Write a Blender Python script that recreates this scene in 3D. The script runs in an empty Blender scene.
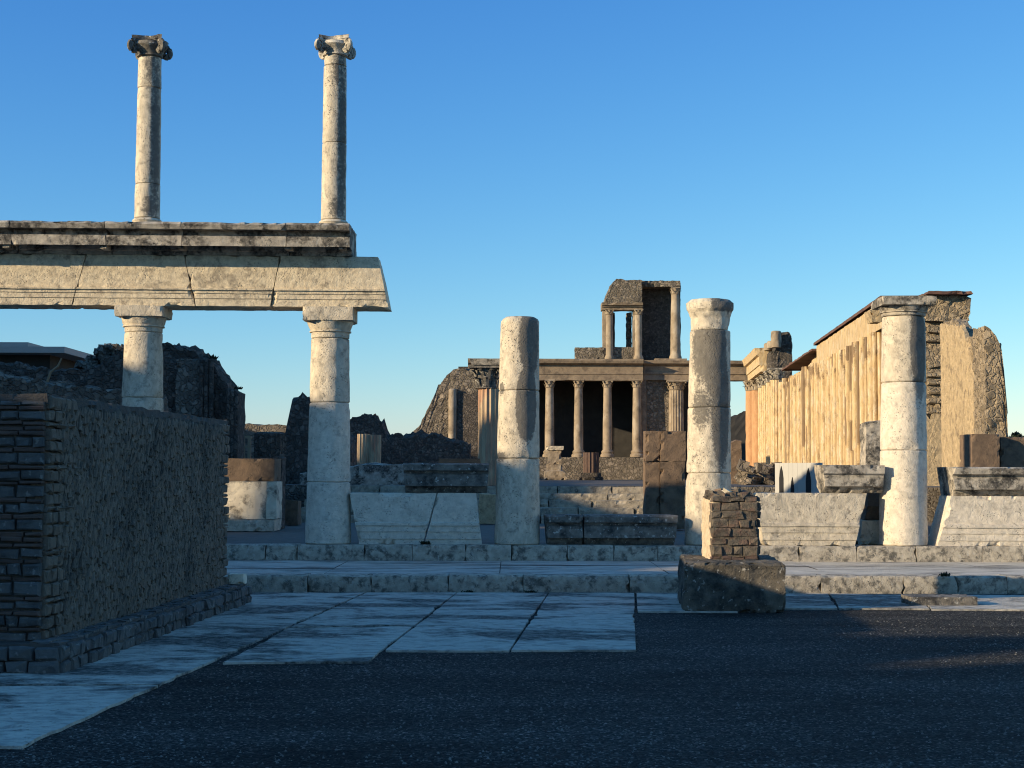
import bpy, bmesh, math, random
from mathutils import Vector, Matrix, noise
rad = math.radians
random.seed(7)

# ------------------------------------------------------------------ camera
FPX, CAMH, PITCH, ROLL = 1540.0, 1.6, math.atan(90/1540), 0.004
scene = bpy.context.scene
cd = bpy.data.cameras.new('camera'); cam = bpy.data.objects.new('camera', cd)
scene.collection.objects.link(cam)
cam.location = (0, 0, CAMH)
R = Matrix.Rotation(math.pi/2+PITCH, 4, 'X') @ Matrix.Rotation(ROLL, 4, 'Z')
cam.rotation_euler = R.to_euler()
cd.sensor_width = 36; cd.lens = FPX*36/1024; cd.clip_start = .1; cd.clip_end = 9000
scene.camera = cam
R3 = R.to_3x3()

# ------------------------------------------------------------------ light
SUN_EL, SUN_AZ = rad(14.9), rad(245)      # azimuth clockwise from +Y
sd = Vector((math.sin(SUN_AZ)*math.cos(SUN_EL), math.cos(SUN_AZ)*math.cos(SUN_EL), math.sin(SUN_EL)))
w = bpy.data.worlds.new('World'); scene.world = w; w.use_nodes = True
nt = w.node_tree; bg = nt.nodes['Background']
sky = nt.nodes.new('ShaderNodeTexSky'); sky.sky_type = 'NISHITA'; sky.sun_disc = False
sky.sun_elevation = SUN_EL; sky.sun_rotation = SUN_AZ
sky.air_density = 1.0; sky.dust_density = 0.2; sky.ozone_density = 3.0
sp = nt.nodes.new('ShaderNodeSeparateColor'); cb = nt.nodes.new('ShaderNodeCombineColor')
nt.links.new(sky.outputs[0], sp.inputs[0])
for i, (A, g) in enumerate(((.865, 1.577), (.879, 1.186), (.955, .7))):     # clear blue air: per-channel response
    a = nt.nodes.new('ShaderNodeMath'); a.operation = 'MULTIPLY'; a.inputs[1].default_value = .1847; nt.links.new(sp.outputs[i], a.inputs[0])
    p = nt.nodes.new('ShaderNodeMath'); p.operation = 'POWER'; p.inputs[1].default_value = g; nt.links.new(a.outputs[0], p.inputs[0])
    c = nt.nodes.new('ShaderNodeMath'); c.operation = 'MULTIPLY'; c.inputs[1].default_value = A/.1847; nt.links.new(p.outputs[0], c.inputs[0])
    d = nt.nodes.new('ShaderNodeMath'); d.operation = 'MINIMUM'; d.inputs[1].default_value = (5, 11, 18)[i]; nt.links.new(c.outputs[0], d.inputs[0])
    e_ = nt.nodes.new('ShaderNodeMath'); e_.operation = 'MAXIMUM'; e_.inputs[1].default_value = (.068/.1847, .27/.1847, .66/.1847)[i]; nt.links.new(d.outputs[0], e_.inputs[0])
    nt.links.new(e_.outputs[0], cb.inputs[i])
nt.links.new(cb.outputs[0], bg.inputs[0]); bg.inputs[1].default_value = .126
sl = bpy.data.lights.new('sun', 'SUN'); sun = bpy.data.objects.new('sun', sl)
scene.collection.objects.link(sun)
sl.energy = 5.0; sl.angle = rad(.5); sl.color = (1, .80, .52)
sun.location = (-40, -20, 30)
sun.rotation_euler = sd.to_track_quat('Z', 'Y').to_euler()
vs = scene.view_settings
vs.view_transform = 'Standard'; vs.look = 'None'; vs.gamma = 1; vs.use_curve_mapping = False; vs.exposure = 0.55
scene.render.filter_size = 1.1
try: scene.cycles.filter_width = 1.1
except Exception: pass

# ------------------------------------------------------------------ helpers
def ray(px, py):
    return R3 @ Vector(((px-512)/FPX, (384-py)/FPX, -1))
def W(px, py, Y):                 # photo pixel -> point at depth Y
    d = ray(px, py); k = Y/d.y
    return Vector((d.x*k, Y, CAMH+d.z*k))
def G(px, py, z=0):               # photo pixel -> point on the level z
    d = ray(px, py); k = (z-CAMH)/d.z
    return Vector((d.x*k, d.y*k, z))
def xs(px, py, Y): return W(px, py, Y).x
def zs(px, py, Y): return W(px, py, Y).z

def fb(p, f, o=3):
    s = 0; a = 1; t = 0
    for i in range(o):
        s += a*noise.noise(p*f); t += a; a *= .5; f *= 2.1
    return s/t

def new_obj(name, verts, faces, mat, parent=None, smooth=False, attr=None):
    me = bpy.data.meshes.new(name); me.from_pydata([tuple(v) for v in verts], [], faces)
    bm = bmesh.new(); bm.from_mesh(me)
    if attr is None: bmesh.ops.remove_doubles(bm, verts=bm.verts, dist=.0003)
    bmesh.ops.recalc_face_normals(bm, faces=bm.faces); bm.to_mesh(me); bm.free()
    if attr is not None:
        a = me.attributes.new('stain', 'FLOAT', 'POINT')
        a.data.foreach_set('value', attr)
    me.materials.append(mat)
    if smooth:
        me.polygons.foreach_set('use_smooth', [True]*len(me.polygons))
        try: me.set_sharp_from_angle(angle=rad(38))
        except Exception: pass
    o = bpy.data.objects.new(name, me); scene.collection.objects.link(o)
    if parent: o.parent = parent
    return o
def tag(o, label=None, cat=None, group=None, kind=None):
    if label: o['label'] = label
    if cat: o['category'] = cat
    if group: o['group'] = group
    if kind: o['kind'] = kind
    return o
def thing(name, loc, label, cat, group=None, rz=0):
    o = bpy.data.objects.new(name, None); scene.collection.objects.link(o)
    o.location = loc; o.rotation_euler.z = rz; o.empty_display_size = .3
    return tag(o, label, cat, group)

class MB:
    def __init__(s): s.v = []; s.f = []; s.a = []
    def add(s, vv, ff, a=0):
        n = len(s.v); s.v += [Vector(p) for p in vv]; s.f += [tuple(i+n for i in q) for q in ff]
        s.a += [a]*len(vv)
    def box(s, c, d, M=None, ch=0, jit=0):
        """box centred at c with size d; ch shrinks the outer ring for a worn edge"""
        hx, hy, hz = d[0]/2, d[1]/2, d[2]/2; c = Vector(c)
        def P(x, y, z):
            v = Vector((x, y, z))
            if jit: v += Vector((random.uniform(-jit, jit) for _ in range(3)))
            if M: v = M @ v
            return c+v
        if not ch:
            vv = [P(x*hx, y*hy, z*hz) for x in (-1, 1) for y in (-1, 1) for z in (-1, 1)]
            ff = [(0,1,3,2),(4,6,7,5),(0,4,5,1),(2,3,7,6),(0,2,6,4),(1,5,7,3)]
            s.add(vv, ff); return
        vv = []
        for (x, z, y) in [(-1,-1,1),(1,-1,1),(1,1,1),(-1,1,1)]: vv.append(P(x*hx, y*hy, z*hz))
        for (x, z) in [(-1,-1),(1,-1),(1,1),(-1,1)]: vv.append(P(x*hx, -hy+ch, z*hz))
        for (x, z) in [(-1,-1),(1,-1),(1,1),(-1,1)]: vv.append(P(x*(hx-ch), -hy, z*(hz-ch)))
        ff = [(0,1,2,3)]
        for i in range(4):
            j = (i+1) % 4; ff += [(i, i+4, j+4, j), (i+4, i+8, j+8, j+4)]
        ff.append((8, 9, 10, 11)); s.add(vv, ff)
    def lathe(s, prof, seg=48, c=(0,0,0), amp=0, freq=6, a0=0, a1=2*math.pi, flutes=0, fd=0, cap=True, seed=0, dz=.06, stain=None, edge=0, tilt=(0,0)):
        c = Vector(c); P = [prof[0]]
        for (r0, z0), (r1, z1) in zip(prof, prof[1:]):
            n = max(1, int(abs(z1-z0)/dz)) if dz else 1
            for k in range(1, n+1): P.append((r0+(r1-r0)*k/n, z0+(z1-z0)*k/n))
        full = abs(a1-a0-2*math.pi) < 1e-6
        cols = seg if full else seg+1
        zb, zt = prof[0][1], prof[-1][1]; o = Vector((seed*7.3, seed*3.1, 0)); n0 = len(s.v)
        for (r, z) in P:
            for i in range(cols):
                a = a0+(a1-a0)*i/seg; rr = r
                if flutes and r > .05:
                    ph = (a*flutes/(2*math.pi)) % 1.0
                    rr -= fd*math.sin(math.pi*ph)**.8 if fd > 0 else -fd*(1-math.sin(math.pi*ph)**.7)
                p = Vector((math.cos(a)*rr, math.sin(a)*rr, z))
                if amp:
                    d = amp*fb(p+o, freq)
                    n2 = noise.noise((p+o)*3.3)
                    if n2 > .28: d -= (n2-.28)*amp*3
                    if edge:
                        e = min(abs(z-zb), abs(z-zt))
                        if e < .12:
                            m = noise.noise((p+o)*4.7+Vector((9,0,0)))
                            if m > .12: d -= (m-.12)*edge*(1-e/.12)
                    q = Vector((math.cos(a), math.sin(a), 0)); p = p+q*d
                s.v.append(c+p+Vector((tilt[0]*z, tilt[1]*z, 0)))
                s.a.append(stain(a, z, p+o) if stain else 0)
        m = len(P)
        for j in range(m-1):
            for i in range(seg):
                i2 = (i+1) % cols
                s.f.append((n0+j*cols+i, n0+j*cols+i2, n0+(j+1)*cols+i2, n0+(j+1)*cols+i))
        if cap:
            for j in (0, m-1):
                cx = len(s.v); s.v.append(sum((s.v[n0+j*cols+i] for i in range(cols)), Vector())/cols); s.a.append(s.a[n0+j*cols])
                for i in range(seg): s.f.append((n0+j*cols+i, n0+j*cols+(i+1) % cols, cx))
    def tube(s, pts, r, seg=8):
        n0 = len(s.v); pts = [Vector(p) for p in pts]; n = len(pts)
        for k, p in enumerate(pts):
            t = (pts[min(k+1, n-1)]-pts[max(k-1, 0)]).normalized()
            u = t.orthogonal().normalized(); vv = t.cross(u)
            rr = r[k] if isinstance(r, (list, tuple)) else r
            for i in range(seg):
                a = 2*math.pi*i/seg; s.v.append(p+(u*math.cos(a)+vv*math.sin(a))*rr); s.a.append(0)
        for k in range(n-1):
            for i in range(seg):
                s.f.append((n0+k*seg+i, n0+k*seg+(i+1) % seg, n0+(k+1)*seg+(i+1) % seg, n0+(k+1)*seg+i))
        s.f.append(tuple(n0+i for i in range(seg))); s.f.append(tuple(n0+(n-1)*seg+i for i in range(seg)))
    def build(s, name, mat, parent=None, smooth=False, attr=False):
        return new_obj(name, s.v, s.f, mat, parent, smooth, s.a if attr else None)
    def loft(s, levels, cell=.08, amp=.006, freq=5, chip=.02, seed=0):
        """levels: (z, xl, xr, yf, yb) bottom to top; a worn stone block"""
        o = Vector((seed*5.7, seed*2.3, seed*1.1)); L = [levels[0]]
        for A, B in zip(levels, levels[1:]):
            n = max(1, round(abs(B[0]-A[0])/cell))
            for k in range(1, n+1): L.append(tuple(A[i]+(B[i]-A[i])*k/n for i in range(5)))
        wmax = max(l[2]-l[1] for l in L); dmax = max(l[4]-l[3] for l in L)
        nx = max(1, min(220, round(wmax/cell))); ny = max(1, min(60, round(dmax/cell)))
        m = len(L)
        def D(p, onedge, cen):
            q = p+o; d = Vector((fb(q, freq), fb(q+Vector((31,0,0)), freq), fb(q+Vector((0,17,0)), freq)))*amp
            if onedge and chip:
                e = .45*fb(q, 2.3)+.55*fb(q, 9)
                if e > .07: d += (cen-p).normalized()*chip*min(2.2, (e-.07)*10)
            return p+d
        zc = (L[0][0]+L[-1][0])/2; rings = []
        for j, (z, xl, xr, yf, yb) in enumerate(L):
            cen = Vector(((xl+xr)/2, (yf+yb)/2, zc)); pts = []
            ends = j in (0, m-1)
            per = [(xl+(xr-xl)*i/nx, yf) for i in range(nx)]+[(xr, yf+(yb-yf)*i/ny) for i in range(ny)] + \
                  [(xr-(xr-xl)*i/nx, yb) for i in range(nx)]+[(xl, yb-(yb-yf)*i/ny) for i in range(ny)]
            for k, (x, y) in enumerate(per):
                corner = k in (0, nx, nx+ny, 2*nx+ny)
                p = Vector((x, y, z)); c2 = Vector((x*.6+cen.x*.4, cen.y, cen.z)) if ends and not corner else Vector((cen.x, cen.y, z if not ends else cen.z))
                pts.append(D(p, corner or ends, c2))
            rings.append(pts)
        n0 = len(s.v); K = 2*(nx+ny)
        for r in rings: s.v += r; s.a += [0]*K
        for j in range(m-1):
            for i in range(K):
                s.f.append((n0+j*K+i, n0+j*K+(i+1) % K, n0+(j+1)*K+(i+1) % K, n0+(j+1)*K+i))
        for j in (0, m-1):       # caps
            z, xl, xr, yf, yb = L[j]; base = n0+j*K; idx = {}
            for i in range(nx+1):
                for k in range(ny+1):
                    if k == 0: idx[i, k] = base+i
                    elif i == nx: idx[i, k] = base+nx+k
                    elif k == ny: idx[i, k] = base+nx+ny+(nx-i)
                    elif i == 0: idx[i, k] = base+(2*nx+ny+(ny-k))
                    else:
                        p = Vector((xl+(xr-xl)*i/nx, yf+(yb-yf)*k/ny, z))
                        idx[i, k] = len(s.v); s.v.append(D(p, False, p)); s.a.append(0)
            for i in range(nx):
                for k in range(ny): s.f.append((idx[i,k], idx[i+1,k], idx[i+1,k+1], idx[i,k+1]))
    def wall(s, A, B, th, tops, z0, cell=.15, amp=.03, freq=3, jag=.1, jf=1.6, seed=0, side=None):
        """worn wall from plan point A to B, thickness th to the left of A->B; tops = [(t 0..1, z)]"""
        A = Vector((A[0], A[1], 0)); B = Vector((B[0], B[1], 0)); u = (B-A); Ln = u.length; u.normalize()
        nrm = Vector((-u.y, u.x, 0)); nx = max(2, int(Ln/cell)); o = Vector((seed*3.7, seed*1.9, 0))
        def top(t):
            for (a, za), (b, zb) in zip(tops, tops[1:]):
                if t <= b+1e-9: return za+(zb-za)*((t-a)/max(b-a, 1e-6))
            return tops[-1][1]
        zm = max(z for _, z in tops); nz = max(2, int((zm-z0)/cell)); ny = max(1, int(th/cell))
        def P(i, k, side_t):      # side_t 0..1 through the thickness
            t = i/nx; x = t*Ln; base = A+u*x+nrm*(th*side_t)
            zt = top(t)+jag*(1.3*fb(base+o, jf, 4)+.25*round(2*noise.noise((base+o)*jf*2.7)))
            return Vector((base.x, base.y, z0+(zt-z0)*k/nz))
        def D(p): 
            q = p+o
            return p+Vector((fb(q, freq, 4), fb(q+Vector((31,0,0)), freq, 4), .5*fb(q+Vector((0,17,0)), freq, 4)))*amp*1.6
        n0 = len(s.v); id = {}
        def V(i, k, m):
            if (i, k, m) not in id:
                id[i,k,m] = len(s.v); s.v.append(D(P(i, k, m/ny))); s.a.append(0)
            return id[i,k,m]
        for i in range(nx):
            for k in range(nz):
                s.f.append((V(i,k,0), V(i+1,k,0), V(i+1,k+1,0), V(i,k+1,0)))
                s.f.append((V(i,k,ny), V(i+1,k,ny), V(i+1,k+1,ny), V(i,k+1,ny)))
            for m in range(ny): s.f.append((V(i,nz,m), V(i+1,nz,m), V(i+1,nz,m+1), V(i,nz,m+1)))
        for i in (0, nx):
            for k in range(nz):
                for m in range(ny): s.f.append((V(i,k,m), V(i,k+1,m), V(i,k+1,m+1), V(i,k,m+1)))

# ------------------------------------------------------------------ materials
def stone(name, c1, c2, dark=(.05,.045,.04), dark_amt=.35, scale=3, bump=.35, pit=.25, streak=1, cells=0, mortar=(.2,.18,.16), cellvar=.5,
          lich=0, fine=60, rough=.9, horiz=1, c3=None, c3amt=0, dscale=1.1, bdist=.02, cellbump=1.0, zcell=1, dsoft=.12, stretchdark=1):
    m = bpy.data.materials.new(name); m.use_nodes = True; t = m.node_tree; N = t.nodes; Lk = t.links
    b = N['Principled BSDF']; b.inputs['Roughness'].default_value = rough
    b.inputs['Specular IOR Level'].default_value = .25
    tc = N.new('ShaderNodeTexCoord'); oi = N.new('ShaderNodeObjectInfo')
    off = N.new('ShaderNodeVectorMath'); off.operation = 'MULTIPLY_ADD'
    Lk.new(tc.outputs['Object'], off.inputs[2]); Lk.new(oi.outputs['Random'], off.inputs[0]); off.inputs[1].default_value = (37, 53, 0)
    def vec(sx=1, sy=1, sz=1):
        mp = N.new('ShaderNodeMapping'); mp.inputs['Scale'].default_value = (sx, sy, sz); Lk.new(off.outputs[0], mp.inputs[0]); return mp.outputs[0]
    def nz(v, sc, det=8, rg=.6, dist=0):
        n = N.new('ShaderNodeTexNoise'); n.inputs['Scale'].default_value = sc; n.inputs['Detail'].default_value = det
        n.inputs['Roughness'].default_value = rg; n.inputs['Distortion'].default_value = dist
        Lk.new(v, n.inputs['Vector']); return n.outputs[0]
    def rng(x, a, bb, c=0, d=1, clamp=True):
        r = N.new('ShaderNodeMapRange'); r.inputs[1].default_value = a; r.inputs[2].default_value = bb
        r.inputs[3].default_value = c; r.inputs[4].default_value = d; r.clamp = clamp; Lk.new(x, r.inputs[0]); return r.outputs[0]
    def mix(fac, A, B, mode='MIX'):
        x = N.new('ShaderNodeMix'); x.data_type = 'RGBA'; x.blend_type = mode
        if isinstance(fac, float): x.inputs[0].default_value = fac
        else: Lk.new(fac, x.inputs[0])
        for s_, i in ((A, 6), (B, 7)):
            if isinstance(s_, tuple): x.inputs[i].default_value = (*s_, 1)
            else: Lk.new(s_, x.inputs[i])
        return x.outputs[2]
    def math_(op, a, bb):
        x = N.new('ShaderNodeMath'); x.operation = op
        for s_, i in ((a, 0), (bb, 1)):
            if isinstance(s_, (int, float)): x.inputs[i].default_value = s_
            else: Lk.new(s_, x.inputs[i])
        return x.outputs[0]
    V = vec(1/horiz if horiz != 1 else 1, 1, 1/streak)
    n1 = nz(V, scale); nf = nz(vec(), fine, 4, .7)
    col = mix(rng(n1, .35, .68), c1, c2)
    if c3: col = mix(math_('MULTIPLY', rng(nz(V, scale*.7, 6, .6, .4), .5, .62), c3amt), col, c3)
    h = math_('ADD', math_('MULTIPLY', n1, .7), math_('MULTIPLY', nf, .5))
    if cells:
        vv = N.new('ShaderNodeMapping'); vv.inputs['Scale'].default_value = (cells, cells, cells*zcell)
        wob = N.new('ShaderNodeVectorMath'); wob.operation = 'MULTIPLY_ADD'
        nn = N.new('ShaderNodeTexNoise'); nn.inputs['Scale'].default_value = 5; nn.inputs['Detail'].default_value = 4; Lk.new(off.outputs[0], nn.inputs['Vector'])
        Lk.new(nn.outputs[1], wob.inputs[0]); wob.inputs[1].default_value = (.25, .25, .25); Lk.new(off.outputs[0], wob.inputs[2])
        Lk.new(wob.outputs[0], vv.inputs[0])
        vo = N.new('ShaderNodeTexVoronoi'); vo.inputs['Scale'].default_value = 1; Lk.new(vv.outputs[0], vo.inputs['Vector'])
        ve = N.new('ShaderNodeTexVoronoi'); ve.feature = 'DISTANCE_TO_EDGE'; ve.inputs['Scale'].default_value = 1; Lk.new(vv.outputs[0], ve.inputs['Vector'])
        sep = N.new('ShaderNodeSeparateColor'); Lk.new(vo.outputs['Color'], sep.inputs[0])
        lum = rng(sep.outputs[0], 0, 1, 1-cellvar, 1+cellvar*.7)
        cc = N.new('ShaderNodeCombineColor'); [Lk.new(lum, cc.inputs[i]) for i in range(3)]
        col = mix(1.0, col, cc.outputs[0], 'MULTIPLY')
        e = rng(ve.outputs['Distance'], .02, .14)
        col = mix(e, mortar, col)
        h = math_('ADD', h, math_('MULTIPLY', e, cellbump))
    # dark lichen and dirt
    nd = nz(vec(1/stretchdark, 1, 1/max(1, streak*.6)), dscale, 10, .68, .3)
    dm = rng(nd, .62-.25*dark_amt, .62-.25*dark_amt+dsoft)
    dm = math_('MULTIPLY', dm, rng(nz(vec(), 14, 6, .7), .3, .6, .35, 1))
    col = mix(math_('MULTIPLY', dm, min(1, dark_amt*1.7)), col, dark)
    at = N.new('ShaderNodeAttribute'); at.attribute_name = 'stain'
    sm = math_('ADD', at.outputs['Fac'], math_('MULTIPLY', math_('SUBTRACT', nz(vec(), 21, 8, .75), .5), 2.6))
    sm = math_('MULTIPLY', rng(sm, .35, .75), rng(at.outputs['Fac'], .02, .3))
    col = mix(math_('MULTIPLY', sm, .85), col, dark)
    if lich: col = mix(math_('MULTIPLY', rng(nz(vec(), 17, 3, .5), .62, .68), lich), col, (.45, .43, .38))
    if pit:
        vp = N.new('ShaderNodeTexVoronoi'); vp.inputs['Scale'].default_value = 26; Lk.new(vec(1, 1, 1.6), vp.inputs['Vector'])
        pm = math_('MULTIPLY', rng(vp.outputs['Distance'], .12, .3, 1, 0), rng(nz(vec(), 5, 4), .48, .6))
        col = mix(math_('MULTIPLY', pm, pit), col, dark); h = math_('SUBTRACT', h, math_('MULTIPLY', pm, .5))
    Lk.new(col, b.inputs['Base Color'])
    bu = N.new('ShaderNodeBump'); bu.inputs['Strength'].default_value = bump; bu.inputs['Distance'].default_value = bdist
    Lk.new(h, bu.inputs['Height']); Lk.new(bu.outputs[0], b.inputs['Normal'])
    return m
def plain(name, c, rough=.6, bump=0, c2=None, sc=4):
    return stone(name, c, c2 or tuple(x*.8 for x in c), dark_amt=0.05, bump=bump, pit=0, scale=sc, rough=rough)

M = {}
M['travertine'] = stone('travertine', (.64,.56,.43), (.47,.405,.31), dark=(.10,.093,.083), dark_amt=.40, scale=11, bump=1, pit=.85, lich=.15, c3=(.36,.315,.245), c3amt=.5, dscale=6.5, bdist=.025, dsoft=.13, streak=1.6)
M['travertine_clean'] = stone('travertine_clean', (.70,.62,.50), (.56,.49,.39), dark=(.20,.185,.16), dark_amt=.30, scale=12, bump=1, pit=.9, c3=(.46,.41,.33), c3amt=.5, dscale=7, bdist=.025, dsoft=.12)
M['architrave'] = stone('architrave_stone', (.72,.61,.43), (.52,.43,.30), dark=(.14,.12,.1), dark_amt=.36, scale=14, bump=1, pit=.7, fine=45, bdist=.016, dscale=3, c3=(.36,.30,.22), c3amt=.4, dsoft=.07)
M['black_crust'] = stone('black_crust_stone', (.24,.215,.18), (.10,.092,.08), dark=(.03,.029,.029), dark_amt=.55, scale=9, bump=1, pit=.3, lich=.9, dscale=4, bdist=.03)
M['crust_mixed'] = stone('mixed_crust_stone', (.50,.44,.35), (.26,.23,.19), dark=(.04,.038,.035), dark_amt=.66, scale=8, bump=1, pit=.4, lich=.5, dscale=3.2, dsoft=.09)
M['crust_pale'] = stone('pale_crust_stone', (.60,.54,.44), (.36,.32,.26), dark=(.04,.038,.036), dark_amt=.6, scale=9, bump=.9, pit=.4, dscale=3)
M['pierplaster'] = stone('cream_plaster', (.66,.54,.38), (.46,.36,.24), dark=(.14,.1,.07), dark_amt=.3, scale=12, bump=1, pit=.3, dscale=5, bdist=.03)
M['rubble_tan'] = stone('tan_rubble', (.36,.285,.19), (.22,.175,.125), dark=(.08,.065,.05), dark_amt=.35, scale=5, bump=1, pit=0, cells=6, mortar=(.42,.33,.22), cellvar=.4, bdist=.06)
M['stair'] = stone('stair_stone', (.42,.355,.26), (.25,.215,.165), dark=(.07,.064,.055), dark_amt=.45, scale=8, bump=1, pit=.4, lich=.4, dscale=4, bdist=.04)
M['kerb'] = stone('kerb_stone', (.50,.44,.345), (.30,.265,.21), dark=(.085,.08,.07), dark_amt=.52, scale=10, bump=1, pit=.4, lich=.5, dscale=7, bdist=.025, dsoft=.1)
M['tread'] = stone('tread_stone', (.58,.54,.46), (.42,.39,.33), dark=(.10,.098,.09), dark_amt=.45, scale=8, bump=1, pit=.2, horiz=3, dscale=1.6, c3=(.27,.25,.22), c3amt=.7, stretchdark=3, bdist=.03, dsoft=.07)
M['slab'] = stone('paving_slab', (.55,.505,.42), (.40,.37,.315), dark=(.04,.041,.04), dark_amt=.56, scale=12, bump=1, pit=.3, horiz=1.5, dscale=.95, bdist=.05, dsoft=.07, c3=(.27,.255,.225), c3amt=.8, stretchdark=1.7, fine=30)
M['rubble'] = stone('grey_rubble', (.25,.215,.17), (.16,.14,.115), dark=(.06,.055,.05), dark_amt=.3, scale=4, bump=1, pit=0, cells=7.5, mortar=(.16,.14,.115), cellvar=.45, bdist=.05)
M['rubble_far'] = stone('far_rubble', (.27,.22,.165), (.18,.15,.12), dark=(.07,.06,.05), dark_amt=.25, scale=3, bump=1, pit=0, cells=5.5, mortar=(.20,.17,.13), cellvar=.5, bdist=.07)
M['rubble_dark'] = stone('dark_rubble', (.165,.135,.108), (.095,.08,.068), dark=(.035,.032,.03), dark_amt=.35, scale=6, bump=1, pit=0, cells=8, mortar=(.10,.088,.075), cellvar=.5, bdist=.05)
M['core'] = stone('wall_mortar', (.10,.088,.075), (.06,.054,.048), dark=(.03,.028,.027), dark_amt=.3, scale=8, bump=1, pit=0, bdist=.03)
M['reticulate'] = stone('small_rubble_stones', (.185,.142,.105), (.115,.09,.07), dark=(.04,.04,.036), dark_amt=.45, scale=9, bump=1, pit=0, lich=.15, dscale=1.2, bdist=.02)
M['coursed'] = stone('coursed_stones', (.13,.125,.115), (.075,.072,.07), dark=(.03,.03,.03), dark_amt=.4, scale=7, bump=1, pit=0, lich=.25, bdist=.02)
M['brick'] = stone('thin_brick', (.125,.08,.062), (.085,.06,.05), dark=(.04,.033,.03), dark_amt=.35, scale=9, bump=.8, pit=0)
M['pierstone'] = stone('pier_stones', (.17,.14,.105), (.085,.074,.06), dark=(.035,.032,.03), dark_amt=.5, scale=12, bump=1, pit=.1, dscale=4, c3=(.24,.11,.075), c3amt=.3, bdist=.03)
M['pierbase'] = stone('pier_base_stone', (.17,.145,.11), (.09,.08,.065), dark=(.035,.034,.03), dark_amt=.6, scale=5, bump=1, pit=.4, lich=.6, dscale=2, bdist=.04)
M['tufa'] = stone('brown_tufa', (.21,.145,.095), (.13,.092,.064), dark=(.05,.04,.032), dark_amt=.4, scale=6, bump=1, pit=.5, bdist=.03)
M['marble'] = stone('white_marble', (.70,.61,.46), (.56,.48,.36), dark=(.08,.07,.06), dark_amt=.5, scale=6, bump=.5, pit=.2, dscale=3.5)
M['stucco'] = stone('yellow_stucco', (.62,.465,.26), (.51,.355,.19), dark=(.18,.12,.075), dark_amt=.36, scale=8, bump=1, pit=.6, streak=3, c3=(.68,.60,.46), c3amt=.55, dscale=4, bdist=.05, dsoft=.12)
M['stuccorough'] = stone('rough_stucco', (.62,.47,.28), (.43,.325,.19), dark=(.17,.13,.09), dark_amt=.5, scale=14, bump=1, pit=.8, bdist=.07, streak=1.4, dscale=4, dsoft=.14)
M['orange'] = stone('orange_stucco', (.50,.29,.15), (.40,.22,.11), dark=(.18,.1,.06), dark_amt=.3, scale=8, bump=.8, pit=.3, streak=3)
M['fluted'] = stone('weathered_fluted', (.50,.39,.25), (.30,.2,.13), dark=(.08,.06,.05), dark_amt=.4, scale=4, bump=.6, pit=.3, streak=4, c3=(.42,.2,.13), c3amt=.5)
M['farcol'] = stone('far_column', (.33,.262,.185), (.22,.17,.12), dark=(.08,.065,.05), dark_amt=.4, scale=3, bump=.6, pit=.3, streak=2, c3=(.42,.36,.28), c3amt=.6, dscale=2)
M['farent'] = stone('far_entablature', (.28,.215,.15), (.19,.145,.105), dark=(.075,.06,.05), dark_amt=.45, scale=3, bump=.8, pit=.3, dscale=1.8)
M['darkwall'] = stone('shade_dark_plaster', (.06,.055,.05), (.04,.038,.036), dark_amt=.2, scale=2, bump=.4, pit=0)  # near-black; shade is put into the colour, as on the back wall
M['tile'] = stone('roof_tile', (.16,.085,.06), (.10,.06,.05), dark=(.04,.03,.03), dark_amt=.4, scale=6, bump=.6, pit=0)
M['panel'] = stone('pale_board', (.42,.41,.38), (.38,.37,.34), dark_amt=.05, scale=2, bump=.1, pit=0, streak=6)
M['slot'] = plain('slot_dark', (.02,.02,.022))
M['concrete'] = stone('pale_concrete', (.42,.36,.32), (.37,.32,.28), dark_amt=.1, scale=2, bump=.1, pit=0)
M['floor'] = stone('earth_floor', (.14,.12,.10), (.09,.08,.07), dark=(.05,.045,.04), dark_amt=.3, scale=6, bump=.8, pit=0)
M['hill'] = stone('far_land', (.10,.10,.07), (.06,.07,.05), dark_amt=.3, scale=.05, bump=0, pit=0)
M['ground'] = None
M['foliage'] = stone('foliage', (.028,.040,.022), (.016,.024,.014), dark=(.01,.013,.01), dark_amt=.3, scale=2, bump=0, pit=0)
M['bark'] = plain('bark', (.09,.07,.05))
M['bird'] = plain('feathers', (.05,.05,.055))
M['wood'] = plain('old_wood', (.28,.2,.12))

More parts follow.
